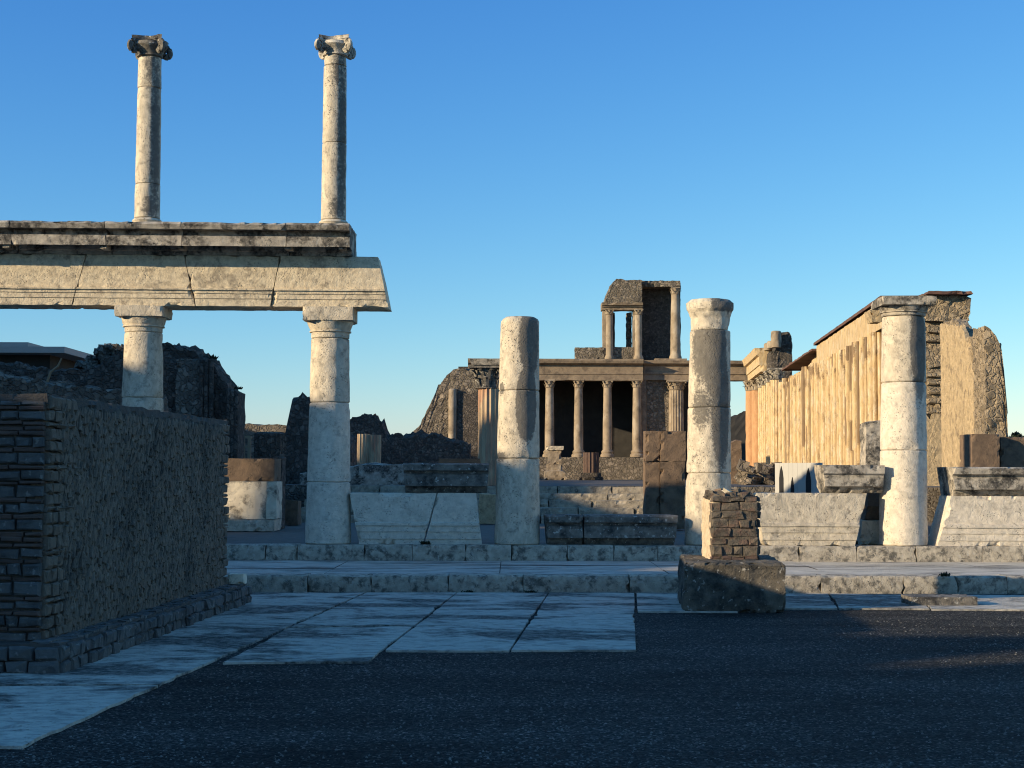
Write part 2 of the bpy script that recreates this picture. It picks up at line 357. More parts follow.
def gravel_mat():
    m = bpy.data.materials.new('dark_gravel'); m.use_nodes = True; t = m.node_tree; N = t.nodes; L = t.links
    b = N['Principled BSDF']; b.inputs['Roughness'].default_value = .95; b.inputs['Specular IOR Level'].default_value = .15
    tc = N.new('ShaderNodeTexCoord')
    vo = N.new('ShaderNodeTexVoronoi'); vo.inputs['Scale'].default_value = 62; L.new(tc.outputs['Object'], vo.inputs['Vector'])
    sep = N.new('ShaderNodeSeparateColor'); L.new(vo.outputs['Color'], sep.inputs[0])
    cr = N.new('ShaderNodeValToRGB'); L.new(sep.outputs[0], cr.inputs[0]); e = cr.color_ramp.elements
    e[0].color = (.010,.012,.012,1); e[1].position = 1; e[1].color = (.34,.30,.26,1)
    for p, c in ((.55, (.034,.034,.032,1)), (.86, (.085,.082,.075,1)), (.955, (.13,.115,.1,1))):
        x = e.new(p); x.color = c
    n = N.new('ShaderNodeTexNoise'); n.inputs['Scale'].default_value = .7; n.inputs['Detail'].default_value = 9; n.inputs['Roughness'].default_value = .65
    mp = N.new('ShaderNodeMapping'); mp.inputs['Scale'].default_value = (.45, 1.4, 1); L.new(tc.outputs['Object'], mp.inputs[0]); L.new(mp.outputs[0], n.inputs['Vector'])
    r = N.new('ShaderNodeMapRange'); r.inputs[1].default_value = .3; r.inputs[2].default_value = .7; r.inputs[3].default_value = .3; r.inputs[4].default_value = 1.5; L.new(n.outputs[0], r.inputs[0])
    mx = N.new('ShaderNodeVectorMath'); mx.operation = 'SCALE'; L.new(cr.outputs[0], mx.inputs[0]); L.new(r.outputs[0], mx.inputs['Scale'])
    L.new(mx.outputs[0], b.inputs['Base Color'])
    bu = N.new('ShaderNodeBump'); bu.inputs['Strength'].default_value = 1; bu.inputs['Distance'].default_value = .03; bu.invert = True
    L.new(vo.outputs['Distance'], bu.inputs['Height']); L.new(bu.outputs[0], b.inputs['Normal'])
    return m
M['ground'] = gravel_mat()

# ------------------------------------------------------------------ ground
def sheet(name, pts, z, mat, kind='structure'):
    o = new_obj(name, [(x, y, z) for x, y in pts], [tuple(range(len(pts)))], mat); o['kind'] = kind; return o
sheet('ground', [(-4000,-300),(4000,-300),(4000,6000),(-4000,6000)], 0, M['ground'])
COL = .03                         # the portico runs 1.7 degrees off square
def Dy(Y0, x): return Y0+COL*x

# paving slabs of the forum floor
pv = MB()
def slab(pts, z=.022):
    P = [G(*p) for p in pts]; c = sum(P, Vector())/len(P); Q = []
    n = len(P)
    for i in range(n):
        A, B = P[i], P[(i+1) % n]; k = max(1, int((B-A).length/.12))
        for j in range(k):
            p = A.lerp(B, j/k); d = (c-p).normalized()*(.010+.05*max(0, noise.noise(p*3.3))+.03*max(0, noise.noise(p*11))); p = p+d; Q.append(p)
    m = len(Q); vv = [(p.x, p.y, 0.002) for p in Q]+[(p.x, p.y, z) for p in Q]
    ff = [tuple(range(m, 2*m))]+[(i, (i+1) % m, m+(i+1) % m, m+i) for i in range(m)]
    pv.add(vv, ff)
def l1(y): return 23+(750-y)/.456
def l2(y): return 382+(653-y)/.79
def l3(y): return 510+(652-y)/1.51
slab([(-330,750),(l1(750),750),(l1(688),688),(-260,690)])
slab([(-250,687.5),(l1(687.5),687.5),(l1(640),640),(-60,641)])
slab([(-60,640.3),(l1(640),640),(l1(594),594),(60,594)])
slab([(222,665),(368,664),(l2(652),652),(l2(628),628),(l1(630)+2,630)])
slab([(l1(629)+2,629),(l2(627),627),(l2(594),594),(l1(594)+2,594)])
slab([(l2(652)+1,653),(l3(652)-1,653),(l3(594),594),(l2(594)+1,594)])
slab([(l3(652)+1,652.5),(636,652.5),(634.5,594),(l3(594)+1,594)])
slab([(637,613),(738,613.5),(735,595),(635.5,594)])
slab([(739,610),(838,610),(828,595),(735,595)])
slab([(839,610),(930,610.5),(915,596),(829,595)])
slab([(931,611),(1150,612),(1130,597),(916,596)])
slab([(1151,612),(1400,613),(1370,599),(1131,597)])
for k in range(5):   # older slabs running on towards the viewer, left of the photo
    slab([(-900-k*260, 750),(-335-k*200, 750),(-262-k*160,690),(-700-k*220,690)]) if k < 2 else None
o = pv.build('pavement', M['slab']); o['kind'] = 'structure'

random.seed(3); gs = MB()
for i in range(4200):
    y = 8.6+random.random()**1.3*9; x = random.uniform(-.36*y, .36*y); s_ = random.choice((.005,.006,.007,.009,.012))
    q = Vector((x, y, s_*.3)); u = Matrix.Rotation(random.uniform(0,3), 3, 'Z')
    gs.add([q+u @ Vector(v)*s_ for v in ((-1,0,-.3),(0,-.8,-.3),(1,0,-.3),(0,.8,-.3),(-.2,.1,.5),(.3,-.1,.45))], [(0,1,4),(1,2,5),(1,5,4),(2,3,5),(3,4,5),(3,0,4)])
M['pebble'] = stone('pebble_stone', (.20,.19,.17), (.10,.10,.095), dark=(.04,.04,.04), dark_amt=.4, scale=30, bump=0, pit=0)
o = gs.build('loose_gravel', M['pebble']); o['kind'] = 'stuff'; o['label'] = 'pale pebbles scattered over the dark gravel ground'; o['category'] = 'gravel'

# two long steps of the portico
def kerb(name, Y, z0, z1, xs_list, depth, label, mat):
    t = thing(name, (0, 0, 0), label, 'step')
    for i, (a, b) in enumerate(zip(xs_list, xs_list[1:])):
        mb = MB(); dz = random.uniform(-.004, .004)
        mb.loft([(z0-.05, a+.003, b-.003, 0, depth), (z1-.02+dz, a+.003, b-.003, 0, depth), (z1+dz, a+.004, b-.004, .014, depth)],
                cell=.07, amp=.006, freq=6, chip=.03, seed=i*3+z1*10)
        for v in mb.v: v.y += Dy(Y, v.x)
        mb.build('kerb_block', mat, t, smooth=True)
    return t
ZP = .475
def joints(pxs, Y): return [ (p-512)/FPX*Y for p in pxs]
kerb('lower_step', 20.85, 0, .236, joints([-400,-150,60,192,310,373,450,524,630,740,822,905,960,1010,1100,1300,1500], 20.85), .42,
     'lower of two long stone steps below the columns, mottled kerb blocks along the paving', M['kerb'])
kerb('upper_step', 24.45, .2, ZP, joints([-450,-220,40,175,268,300,366,414,466,512,568,614,658,706,760,800,858,918,985,1090,1300,1500], 24.45), .42,
     'upper of two long stone steps, kerb blocks directly under the column bases', M['kerb'])
# tread paving between the steps (long slabs) and portico floor
tr = MB()
xx = -34
while xx < 34:
    ln = random.uniform(1.0, 2.6); rows = [(21.27, 22.35), (22.37, 23.2), (23.22, 24.45)]
    for (a, b) in rows:
        sh = random.uniform(-.4, .4); z = .229+random.uniform(-.005, .005)
        x0, x1 = xx+.006, xx+ln-.006
        tr.add([(x0, Dy(a+.005, x0), z), (x1, Dy(a+.005, x1), z), (x1, Dy(b-.005, x1), z), (x0, Dy(b-.005, x0), z)], [(0,1,2,3)])
    xx += ln
o = tr.build('tread_pavement', M['tread']); o['kind'] = 'structure'
bx = MB(); bx.add([(-34,21.2,.21),(34,21.9,.21),(34,25,.21),(-34,24,.21)], [(0,1,2,3)])
o = bx.build('tread_bed', M['floor']); o['kind'] = 'structure'
sheet('portico_floor', [(-60, Dy(24.86,-60)),(60, Dy(24.86,60)),(60, 140),(-60, 140)], .462, M['floor'])
# terrace of the basilica floor
sheet('basilica_floor', [(-26, 38.0),(40, 38.0),(40, 140),(-26, 140)], 1.30, M['floor'])

mb = MB(); mb.wall((-26, 37.9), (40, 37.9), .5, [(0,1.31),(1,1.31)], .4, .3, .02, 3, .02, 1, 7)
tag(mb.build('terrace_wall', M['rubble']), 'low retaining wall of the raised ruin floor behind the columns', 'wall')

# ------------------------------------------------------------------ portico columns
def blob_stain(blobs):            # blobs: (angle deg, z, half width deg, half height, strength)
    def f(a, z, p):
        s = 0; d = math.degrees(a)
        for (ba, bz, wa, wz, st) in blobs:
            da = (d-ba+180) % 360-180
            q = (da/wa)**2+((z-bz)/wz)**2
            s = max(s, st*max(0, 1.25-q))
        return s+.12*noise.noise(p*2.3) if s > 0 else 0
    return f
CY = 24.86
def column(px, label, drums, r0, r1, cap=None, name='stone_column', mats=None, stains=None, z0=ZP, seed=0, group='lower columns of the portico', tilt=0, Y=None, broken=0):
    """drums: pixel rows of the joints, base to top"""
    x = xs(px, 520, CY); Yc = Dy(CY, x) if Y is None else Y
    t = thing(name, (x, Yc, z0), label, 'column', group)
    zz = [0]+[zs(px, y, Yc)-z0 for y in drums]
    H = zz[-1]
    for i, (a, b) in enumerate(zip(zz, zz[1:])):
        ra, rb = r0+(r1-r0)*a/H, r0+(r1-r0)*b/H
        mb = MB(); g = .007
        P = [(ra-.016, a+g*.3), (ra, a+g+.012), (rb, b-g-.012), (rb-.016, b-g*.3)]
        last = i == len(zz)-2
        if last and broken: P = [(ra-.016, a+g*.3), (ra, a+g+.012), (rb, b-.07), (rb-.02, b-.03), (rb-.07, b)]
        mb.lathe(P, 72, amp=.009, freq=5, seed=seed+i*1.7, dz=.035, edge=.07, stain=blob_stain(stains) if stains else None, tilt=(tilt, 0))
        mb.build('drum', (mats or {}).get(i, M['travertine']), t, smooth=True, attr=True)
    return t, H, x, Yc
def doric_cap(t, H, r, wa, ha, hn, mat, round_=0, amp=.012, seed=0, neck=None, dx=0):
    mb = MB(); nr = neck or r
    if round_:
        P0 = [(nr-.01, H+.001), (nr, H+.012), (nr, H+hn*.75), (nr+.015, H+hn*.85), (wa/2*.97, H+hn*.85+.07), (wa/2*1.03, H+hn+.06), (wa/2*1.03, H+hn+ha*.75), (wa/2*.9, H+hn+ha)]
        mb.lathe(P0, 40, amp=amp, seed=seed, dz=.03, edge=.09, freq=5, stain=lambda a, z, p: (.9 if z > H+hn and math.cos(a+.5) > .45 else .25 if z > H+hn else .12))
        for v in mb.v: v.x += dx*H
        return mb.build('capital', mat, t, smooth=True, attr=True)
    # necking, ring and echinus
    top = H+hn
    P = [(nr-.012, H+.001), (nr, H+.012), (nr+.0, H+hn*.35), (nr+.03, H+hn*.37), (nr+.03, H+hn*.45), (nr+.012, H+hn*.47), (nr+.03, H+hn*.6), (wa/2*.93, H+hn*.93), (wa/2*.94, top)]
    mb.lathe(P, 64, amp=amp, seed=seed, dz=.03, edge=.02)
    if round_:
        mb.lathe([(wa/2*.9, top), (wa/2*1.05, top+.03), (wa/2*1.06, top+ha*.7), (wa/2*.95, top+ha)], 20, amp=amp*2, seed=seed+5, dz=.03, edge=.06)
    else:
        h = wa/2; mb.loft([(top, -h, h, -h, h), (top+ha, -h, h, -h, h)], cell=.05, amp=amp, chip=.035, seed=seed)
    for v in mb.v: v.x += dx*H
    return mb.build('capital', mat, t, smooth=True)
BEAM = W(200, 306.0, CY-.36).z-.012          # underside of the raised beam
# first column stands behind the left base
t, H, x, Yc = column(143, 'column under the left part of the raised beam, lower half hidden behind the rough wall', [492,398,333], .38, .30, seed=1)
doric_cap(t, H, .30, .76, BEAM-ZP-H-.24, .24, M['travertine'], seed=1)
t, H, x, Yc = column(329, 'column carrying the right end of the raised beam, bluish shaded foot', [482,403,339], .365, .305, seed=2,
    mats={0: M['travertine_clean'], 1: M['travertine_clean']})
doric_cap(t, H, .305, .80, BEAM-ZP-H-.27, .27, M['travertine'], seed=2)
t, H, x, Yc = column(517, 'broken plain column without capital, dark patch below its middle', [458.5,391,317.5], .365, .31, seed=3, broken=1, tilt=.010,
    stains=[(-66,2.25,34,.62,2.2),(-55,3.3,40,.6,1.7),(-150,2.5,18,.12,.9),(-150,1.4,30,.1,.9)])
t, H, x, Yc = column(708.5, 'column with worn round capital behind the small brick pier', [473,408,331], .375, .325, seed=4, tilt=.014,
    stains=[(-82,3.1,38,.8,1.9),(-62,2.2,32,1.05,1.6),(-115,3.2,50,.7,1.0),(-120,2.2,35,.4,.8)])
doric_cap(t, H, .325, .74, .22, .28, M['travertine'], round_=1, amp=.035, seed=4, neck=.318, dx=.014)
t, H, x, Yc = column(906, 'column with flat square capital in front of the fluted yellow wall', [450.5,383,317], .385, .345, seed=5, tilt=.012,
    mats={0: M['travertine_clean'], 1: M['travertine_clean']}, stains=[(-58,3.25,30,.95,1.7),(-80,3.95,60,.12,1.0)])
doric_cap(t, H, .35, .86, .135, .16, M['crust_mixed'], seed=6, dx=.012)

# ------------------------------------------------------------------ raised beam (entablature)
ZB = zs(330, 307, CY)            # underside of the beam
eo = thing('entablature', (0, 0, 0), 'raised stone beam spanning the two left columns, carrying two slender columns', 'entablature')
YF = CY-.36                       # front plane
def E(px, py): return W(px, py, YF)
zA, zC, zT = BEAM, E(200,256.5).z, E(200,224).z
cuts = [(-330,-330), (-170,-150), (-60,-76), (90,75), (186,197), (281,271), (378.5,389)]   # (top px, bottom px) of the joints
z1, z2, z3 = E(200,299.5).z, E(200,294.5).z, E(200,289.5).z
for i, ((ta, ba), (tb, bb)) in enumerate(zip(cuts, cuts[1:])):
    xa0, xa1, xb0, xb1 = E(ba,306).x, E(ta,257).x, E(bb,306).x, E(tb,257).x
    def lv(z, yf):
        k = (z-zA)/(zC-zA); return (z, xa0+(xa1-xa0)*k+.006, xb0+(xb1-xb0)*k-.006, yf, .72)
    mb = MB()
    mb.loft([lv(zA,.03), lv(z1,.03), lv(z1+.004,.015), lv(z2,.015), lv(z2+.004,0), lv(z3-.03,-.002), lv(z3-.025,-.03), lv(z3,-.03), lv(z3+.012,.012), lv(zC,.012)],
            cell=.07, amp=.008, freq=6, chip=.03, seed=20+i)
    for v in mb.v: v.y += Dy(YF, v.x)
    mb.build('architrave_block', M['architrave'], eo, smooth=False)
ccut = [-330,-200,-90,16,109,184,287,350.5]
def cz(py): return E(200, py).z
def c2z(py): return W(200, py, YF-.42).z
zT = c2z(224)
for i, (a, b) in enumerate(zip(ccut, ccut[1:])):
    xa, xb = W(a, 240, YF-.4).x+.005, W(b, 240, YF-.4).x-.005
    last = i == len(ccut)-2
    mb = MB(); lv = lambda z, yf, d=0: (z, xa, xb-(d if last else 0), yf, .80-(.1 if last else 0))
    mb.loft([lv(zC+.003,-.02), lv(cz(253),-.03), lv(cz(252.5),-.06), lv(cz(247.5),-.08), lv(c2z(247),-.40), lv(c2z(237),-.40), lv(c2z(236.5),-.30), lv(c2z(231.3),-.32),
             lv(c2z(231),-.47), lv(c2z(226.5),-.50), lv(zT,-.46)], cell=.07, amp=.007, freq=6, chip=.04, seed=40+i)
    for v in mb.v: v.y += Dy(YF, v.x)
    mb.build('cornice_block', M['crust_mixed'], eo, smooth=False)
# little consoles under the cornice
for p in (18, 112, 187, 292, 345):
    mb = MB(); c = E(p, 250); c.y = Dy(YF-.2, c.x); mb.box(c, (.1,.3,.09), jit=.01)
    mb.build('console', M['crust_mixed'], eo)

# slender upper columns with diagonal volutes
def volute_cap(t, H, r, w, h, mat, seed):
    mb = MB()
    mb.lathe([(r-.01,H), (r+.02,H+.01), (r+.02,H+.03), (r+.0,H+.04), (r+.02,H+h*.3), (r+.09,H+h*.55), (r+.07,H+h*.72)], 40, amp=.012, seed=seed, dz=.02)
    # concave sided abacus
    n = 10; ring = []
    for q in range(4):
        a = math.pi/4+q*math.pi/2; a2 = a+math.pi/2
        c0 = Vector((math.cos(a), math.sin(a)))*w*.69; c1 = Vector((math.cos(a2), math.sin(a2)))*w*.69
        for k in range(n):
            s_ = k/n; p = c0.lerp(c1, s_); p -= p.normalized()*.07*math.sin(math.pi*s_)*1.2; ring.append(p)
    m = len(ring)
    for (za, zb, sc) in ((H+h*.70, H+h*.82, .93), (H+h*.82, H+h, 1.0)):
        vv = [(p.x*sc, p.y*sc, za+.01*noise.noise(Vector((p.x*9, p.y*9, seed)))) for p in ring]+[(p.x*sc*1.02, p.y*sc*1.02, zb+.03*noise.noise(Vector((p.x*7, p.y*7, seed)))) for p in ring]
        mb.add(vv, [tuple(range(m-1,-1,-1)), tuple(range(m,2*m))]+[(i, (i+1) % m, m+(i+1) % m, m+i) for i in range(m)])
    cap = mb.build('capital', mat, t, smooth=True)
    for q in range(4):
        a = math.pi/4+q*math.pi/2; d = Vector((math.cos(a), math.sin(a), 0)); mbv = MB()
        pts = []; rr = []
        for k in range(34):       # spiral scroll in the diagonal plane
            u = k/33; th = math.pi*.5-u*4.2*math.pi; rad_ = .105*(1-u*.85)
            cc = d*(w*.60)+Vector((0,0,H+h*.42)); pts.append(cc+d*math.cos(th)*rad_+Vector((0,0,math.sin(th)*rad_))); rr.append(.038*(1-u*.3))
        mbv.tube([d*r*.9+Vector((0,0,H+h*.62))]+pts, [.03]+rr, 7)
        mbv.build('volute', mat, cap, smooth=True)
def upper_column(px, label, drums, capmat, mats, seed, tilt, r0=.205, r1=.185):
    YU = Dy(CY, xs(px, 225, CY)); x = xs(px, 225, YU); z0 = zT+.012
    t = thing('upper_column', (x, YU, z0), label, 'column', 'slender upper columns on the beam')
    mb = MB(); mb.lathe([(r0+.035,0), (r0+.05,.03), (r0+.035,.06), (r0+.01,.07), (r0+.015,.10), (r0+.035,.12), (r0+.02,.145), (r0,.16)], 48, amp=.006, seed=seed, dz=.015, edge=.03)
    mb.build('base', M['travertine'], t, smooth=True)
    zz = [.165]+[zs(px, y, YU)-z0 for y in drums]; H = zz[-1]
    for i, (a, b) in enumerate(zip(zz, zz[1:])):
        ra, rb = r0+(r1-r0)*a/H, r0+(r1-r0)*b/H; mb = MB()
        mb.lathe([(ra-.012, a+.002), (ra, a+.012), (rb, b-.012), (rb-.012, b-.002)], 56, amp=.006, seed=seed+i, dz=.03, edge=.05,
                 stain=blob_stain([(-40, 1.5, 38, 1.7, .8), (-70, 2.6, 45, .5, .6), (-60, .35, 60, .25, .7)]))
        mb.build('drum', mats.get(i, M['travertine']), t, smooth=True, attr=True)
    volute_cap(t, H, r1, .49, zs(px,38.5,YU)-z0-H, capmat, seed)
    t.rotation_euler.y = tilt
upper_column(147, 'slender upper column on the left of the beam, with blackened scroll capital', [185,89,58], M['black_crust'], {}, 61, 0)
upper_column(333.5, 'slender upper column at the beam right end, with pale scroll capital', [144,67,57], M['crust_pale'], {}, 64, 0)

# ------------------------------------------------------------------ stone fragments standing on the upper step
def frag(name, label, cat, Y, poly, depth, mat, prof=None, seed=0, group=None, cell=.06, chip=.03, parent=None, zbase=None, part=None, smooth=False):
    """poly: (xl_bottom, xr_bottom, y_bottom, xl_top, xr_top, y_top) in the photo; prof: [(fraction, outward)]"""
    xlb, xrb, yb, xlt, xrt, yt = poly
    A = W(xlb, yb, Y); B = W(xrb, yb, Y); C = W(xlt, yt, Y); D = W(xrt, yt, Y)
    if zbase is not None: A.z = zbase
    cx = (A.x+B.x)/2
    if prof is None: prof = [(0,0),(1,0)]
    lv = []
    for (k, o_) in prof:
        z = (C.z-A.z)*k; xl = A.x+(C.x-A.x)*k-cx; xr = B.x+(D.x-B.x)*k-cx
        lv.append((z, xl, xr, -o_, depth))
    mb = MB(); mb.loft(lv, cell=cell, amp=.009, freq=6, chip=chip, seed=seed)
    o = mb.build(part or name, mat, parent, smooth=smooth)
    o.location = (cx, Y, A.z) if not parent else (cx-parent.location.x, Y-parent.location.y, A.z-parent.location.z)
    if not parent:
        o.rotation_euler.z = COL; tag(o, label, cat, group)
    return o
FAS = [(0,0),(.10,0),(.11,.015),(.24,.015),(.25,.03),(.36,.03),(.37,.05),(.42,.05),(.44,0),(1,0)]
COR = [(0,-.16),(.22,-.12),(.24,0),(.62,0),(.66,-.04),(.72,-.03),(.76,.04),(.95,.05),(1,.0)]
YB = 24.6
frag('wedge_block', 'pale wedge-shaped beam fragment just right of the beam end column, left of a slanting crack', 'stone block', YB, (359,423,543.5,349.5,436.5,493), .55, M['travertine_clean'], FAS, 101, 'fallen beam fragments', zbase=ZP)
frag('wedge_block', 'pale upright block right of the slanting crack, half under a dark moulded slab', 'stone block', YB+.02, (424.5,482,543.5,438,476,493), .55, M['travertine_clean'], FAS, 102, 'fallen beam fragments', zbase=ZP)
frag('cornice_fragment', 'dark moulded cornice slab lying on top of the cracked pale blocks', 'cornice', YB+.02, (405,487,493,403,489,463), .75, M['black_crust'], COR, 103, 'cornice fragments')
frag('flat_slab', 'thin tan slab lying behind the dark moulded cornice slab', 'stone slab', 25.6, (438,481,466,439,480,458.5), .5, M['tufa'], None, 104)
frag('cornice_fragment', 'short dark cornice piece lying low beside the broken plain column', 'cornice', YB, (548,583,543.5,545,583,515), .6, M['black_crust'], COR, 105, 'cornice fragments', zbase=ZP)
frag('cornice_fragment', 'long dark cornice piece lying low between broken column and brick pier', 'cornice', YB+.02, (584,676,543.5,584,678,515), .6, M['black_crust'], COR, 106, 'cornice fragments', zbase=ZP)
frag('wedge_block', 'grey wedge-shaped fragment right behind the small brick pier', 'stone block', YB+.1, (763,855,546,756,867.5,493), .55, M['travertine'], FAS, 107, 'fallen beam fragments', zbase=ZP)
frag('cornice_fragment', 'worn moulded block on top of the grey wedge fragment, left of the square-capital column', 'cornice', YB+.1, (826,884,493,822,884.5,465), .6, M['crust_mixed'], [(0,-.12),(.2,-.06),(.24,.0),(.65,.0),(.7,.04),(1,.03)], 108, 'cornice fragments')
frag('rounded_stone', 'tan rounded stone standing between grey wedge fragment and square-capital column', 'stone block', 25.5, (865,886,520,869,886,492), .4, M['tufa'], [(0,.0),(.5,.05),(1,-.08)], 109)
frag('low_stone', 'low grey stone under the rounded tan one', 'stone block', 25.35, (860,889,546,862,889,520.5), .5, M['travertine'], None, 119, zbase=ZP-.01)
frag('wedge_block', 'large creamy wedge fragment at the right picture edge under a moulded slab', 'stone block', YB+.15, (937,1060,547,951,1046,496), .6, M['travertine_clean'], FAS, 110, 'fallen beam fragments', zbase=ZP)
frag('cornice_fragment', 'moulded slab lying on the large wedge fragment at the right picture edge', 'cornice', YB+.1, (956,1058,496.5,951,1060,467), .8, M['crust_mixed'], COR, 111, 'cornice fragments')
frag('low_kerb_stone', 'low dark bar of stone lying at the foot of the lower step on the right', 'stone block', 18.9, (911,978,606.5,911,978,597), .45, M['black_crust'], None, 112, cell=.05)

# brown tufa gate jamb
t = thing('tufa_jamb', (xs(665,528,31.5), 31.5, ZP), 'tall brown rough stone slab standing left of the column with worn round capital', 'pillar')
for (poly, s_, mt) in (((645.5,685,528,645.5,685,461.5),121,'tufa'), ((645.5,685.5,461,645.5,685.5,431),122,'tufa')):
    a = W(poly[0], poly[2], 31.5); b = W(poly[1], poly[2], 31.5); zt = zs(660, poly[5], 31.5)
    for (fa, fb_, oo) in ((0, .36, 0), (.37, 1, -.04)):
        mb = MB(); mb.loft([(max(a.z, ZP)-ZP-.02*(s_==121), a.x+(b.x-a.x)*fa-t.location.x, a.x+(b.x-a.x)*fb_-t.location.x, oo, .55),
                 (zt-ZP, a.x+(b.x-a.x)*fa-t.location.x, a.x+(b.x-a.x)*fb_-t.location.x, oo, .55)], cell=.07, amp=.02, chip=.06, seed=s_+fa)
        mb.build('stone_block', M[mt], t)

# ------------------------------------------------------------------ small brick pier on its base block
YP = 18.0; a = W(684, 611, YP); b = W(786, 611, YP); t = thing('brick_pier', ((a.x+b.x)/2, YP, 0), 'short broken pier of rough stones and bricks on a big dark block, before the steps', 'pier')
ox = t.location.x; zb = .58
mb = MB(); mb.loft([(0, a.x-ox, b.x-ox, 0, 1.75), (.1, a.x-ox-.01, b.x-ox, -.01, 1.75), (zb-.03, a.x-ox+.01, b.x-ox-.01, .01, 1.75), (zb, a.x-ox+.03, b.x-ox-.04, .04, 1.72)], cell=.035, amp=.035, freq=5, chip=.05, seed=131)
for v in mb.v: v.x += .072*(v.y-.0)
mb.build('base_block', M['pierbase'], t, smooth=False)
x0, x1 = xs(712,540,18.55)-ox, xs(757.5,540,18.55)-ox; y0, y1 = .55, 1.45
mb = MB(); mb.loft([(zb-.03, x0+.01, x1-.012, y0-.004, y1-.0), (zb+.66, x0+.01, x1-.012, y0-.004, y1-.0), (zb+.74, x0+.1, x1-.08, y0+.08, y1-.1)], cell=.05, amp=.03, chip=.03, seed=132)
mb.build('core', M['pierstone'], t)
cour = MB(); brk = MB(); zc = zb; k = 0
rows = [(.05,1),(.12,0),(.10,0),(.115,0),(.105,0),(.095,0),(.11,0),(.07,0)]
def rockbox(mbx, c, d, M_=None, jit=.012):
    mbx.box(c, d, M=M_, ch=min(d)*.12, jit=jit)
for (h, isb) in rows:
    x = x0-.01
    while x < x1-.03:
        wdt = random.uniform(.11,.27) if not isb else random.uniform(.1,.2)
        if x+wdt > x1-.07: wdt = x1-x+random.uniform(-.015,.02)
        tgt = brk if isb or random.random() < .06 else cour
        rockbox(tgt, (x+wdt/2, y0+.06+random.uniform(-.01,.014), zc+h/2+random.uniform(-.004,.004)), (wdt-random.uniform(.006,.016), .16, h-random.uniform(.006,.016)))
        x += wdt
    y = y0+.06
    while y < y1-.05:
        wdt = min(random.uniform(.12,.28), y1-y)
        rockbox(cour, (x1-.03+random.uniform(-.012,.012), y+wdt/2, zc+h/2), (wdt-.01, .14, h-.012), Matrix.Rotation(math.pi/2, 3, 'Z'))
        y += wdt
    x = x0
    while x < x1-.03:
        wdt = min(random.uniform(.14,.25), x1-x+.02)
        rockbox(cour, (x+wdt/2, y1-.06, zc+h/2), (wdt-.012, .16, h-.012), Matrix.Rotation(math.pi, 3, 'Z')); x += wdt
    zc += h; k += 1
for i in range(60):
    s_ = random.uniform(.04,.13); x_ = random.uniform(x0+.03,x1-.05)
    cour.box((x_, random.uniform(y0+.04,y1-.1), zc-.02+random.uniform(-.03,.05)*(1-abs(x_-(x0+x1)/2)*2)), (s_, s_*random.uniform(.6,1.3), s_*.7), M=Matrix.Rotation(random.uniform(0,3),3,'Z') @ Matrix.Rotation(random.uniform(-.5,.5),3,'X'), jit=.018)
cour.build('stone_courses', M['pierstone'], t); brk.build('brick_course', M['brick'], t)
mb = MB(); mb.wall((x0-.015,y1-.02),(x0+.01,y0+.0),.09,[(0,zc-.02),(.5,zc-.04),(1,zc-.01)],zb-.02,.035,.016,9,.04,5,133)
mb.build('plastered_side', M['pierplaster'], t)
mb = MB(); mb.box((x0+.22, y0+.2, zc+.05), (.12,.1,.05), M=Matrix.Rotation(.5,3,'Y'), jit=.02); mb.build('loose_stone', M['marble'], t)

# ------------------------------------------------------------------ big rough monument base on the left
hp = .24; A0 = Vector((-3.78, 12.5, 0)); A1 = Vector((-3.47, 18.75, 0)); LW = 3.4
ud = (A1-A0).normalized(); nd_ = Vector((-ud.y, ud.x, 0))        # nd_ points left (into the base)
t = thing('monument_base', A0, 'large dark rough-stone block at the left edge, brick courses on its near face', 'wall')
def TL(s_, d, z): return ud*s_+nd_*d+Vector((0,0,z))
Ls = (A1-A0).length; HT = 2.24
mb = MB(); mb.loft([(0,0.0,Ls,0.0,LW), (HT-.03,0.0,Ls,0.0,LW)], cell=.12, amp=.015, chip=.03, seed=140)
mb.v = [TL(v.x, v.y+.05, v.z) if True else v for v in mb.v]
mb.v = [v+nd_*0 for v in mb.v]; mb.build('core', M['core'], t)
# front courses (face looks towards the camera): local frame x along -nd_, outward = -ud
def place(mbx, s_along, zc_, wdt, h, face, dep=.14, ch=.015, jit=.008, out=0, rot=0):
    """face 'front': s along from the corner leftwards; 'side': s along from the corner backwards"""
    if face == 'front':
        ex, ey = -nd_, ud; c = nd_*s_along-ud*(out)+ud*(dep/2-.04)
    else:
        ex, ey = ud, nd_; c = ud*s_along-nd_*(out)+nd_*(dep/2-.03)
    Mx = Matrix((ex, ey, Vector((0,0,1)))).transposed() @ Matrix.Rotation(rot, 3, 'Y')
    mbx.box(c+Vector((0,0,zc_)), (wdt, dep, h), M=Mx, ch=ch, jit=jit)
z = hp; k = 0
while z < HT-.09:
    isb = k % 4 in (1, 3) or k % 7 == 5
    h = random.uniform(.038,.048) if isb else random.uniform(.07,.125)
    if z+h > HT-.06: h = HT-.055-z; isb = False
    fs = MB(); s_ = 0; place(fs, LW/2, z+h/2, LW, h-.03, 'front', dep=.05, ch=.01, jit=0, out=-.055)
    while s_ < LW:
        wdt = random.uniform(.12,.30) if isb else random.uniform(.09,.26)
        if not (random.random() < .05 and s_ > .1):
            hh_ = h-random.uniform(.008,.018)
            place(fs, s_+wdt/2, z+h/2+random.uniform(-.006,.006), wdt-random.uniform(.010,.022), hh_, 'front', out=random.uniform(-.012,.012), ch=min(.014, hh_*.2), jit=.008 if not isb else .004, rot=random.uniform(-.03,.03))
        s_ += wdt
    fs.build('brick_course' if isb else 'stone_course', M['brick'] if isb else M['coursed'], t)
    z += h; k += 1
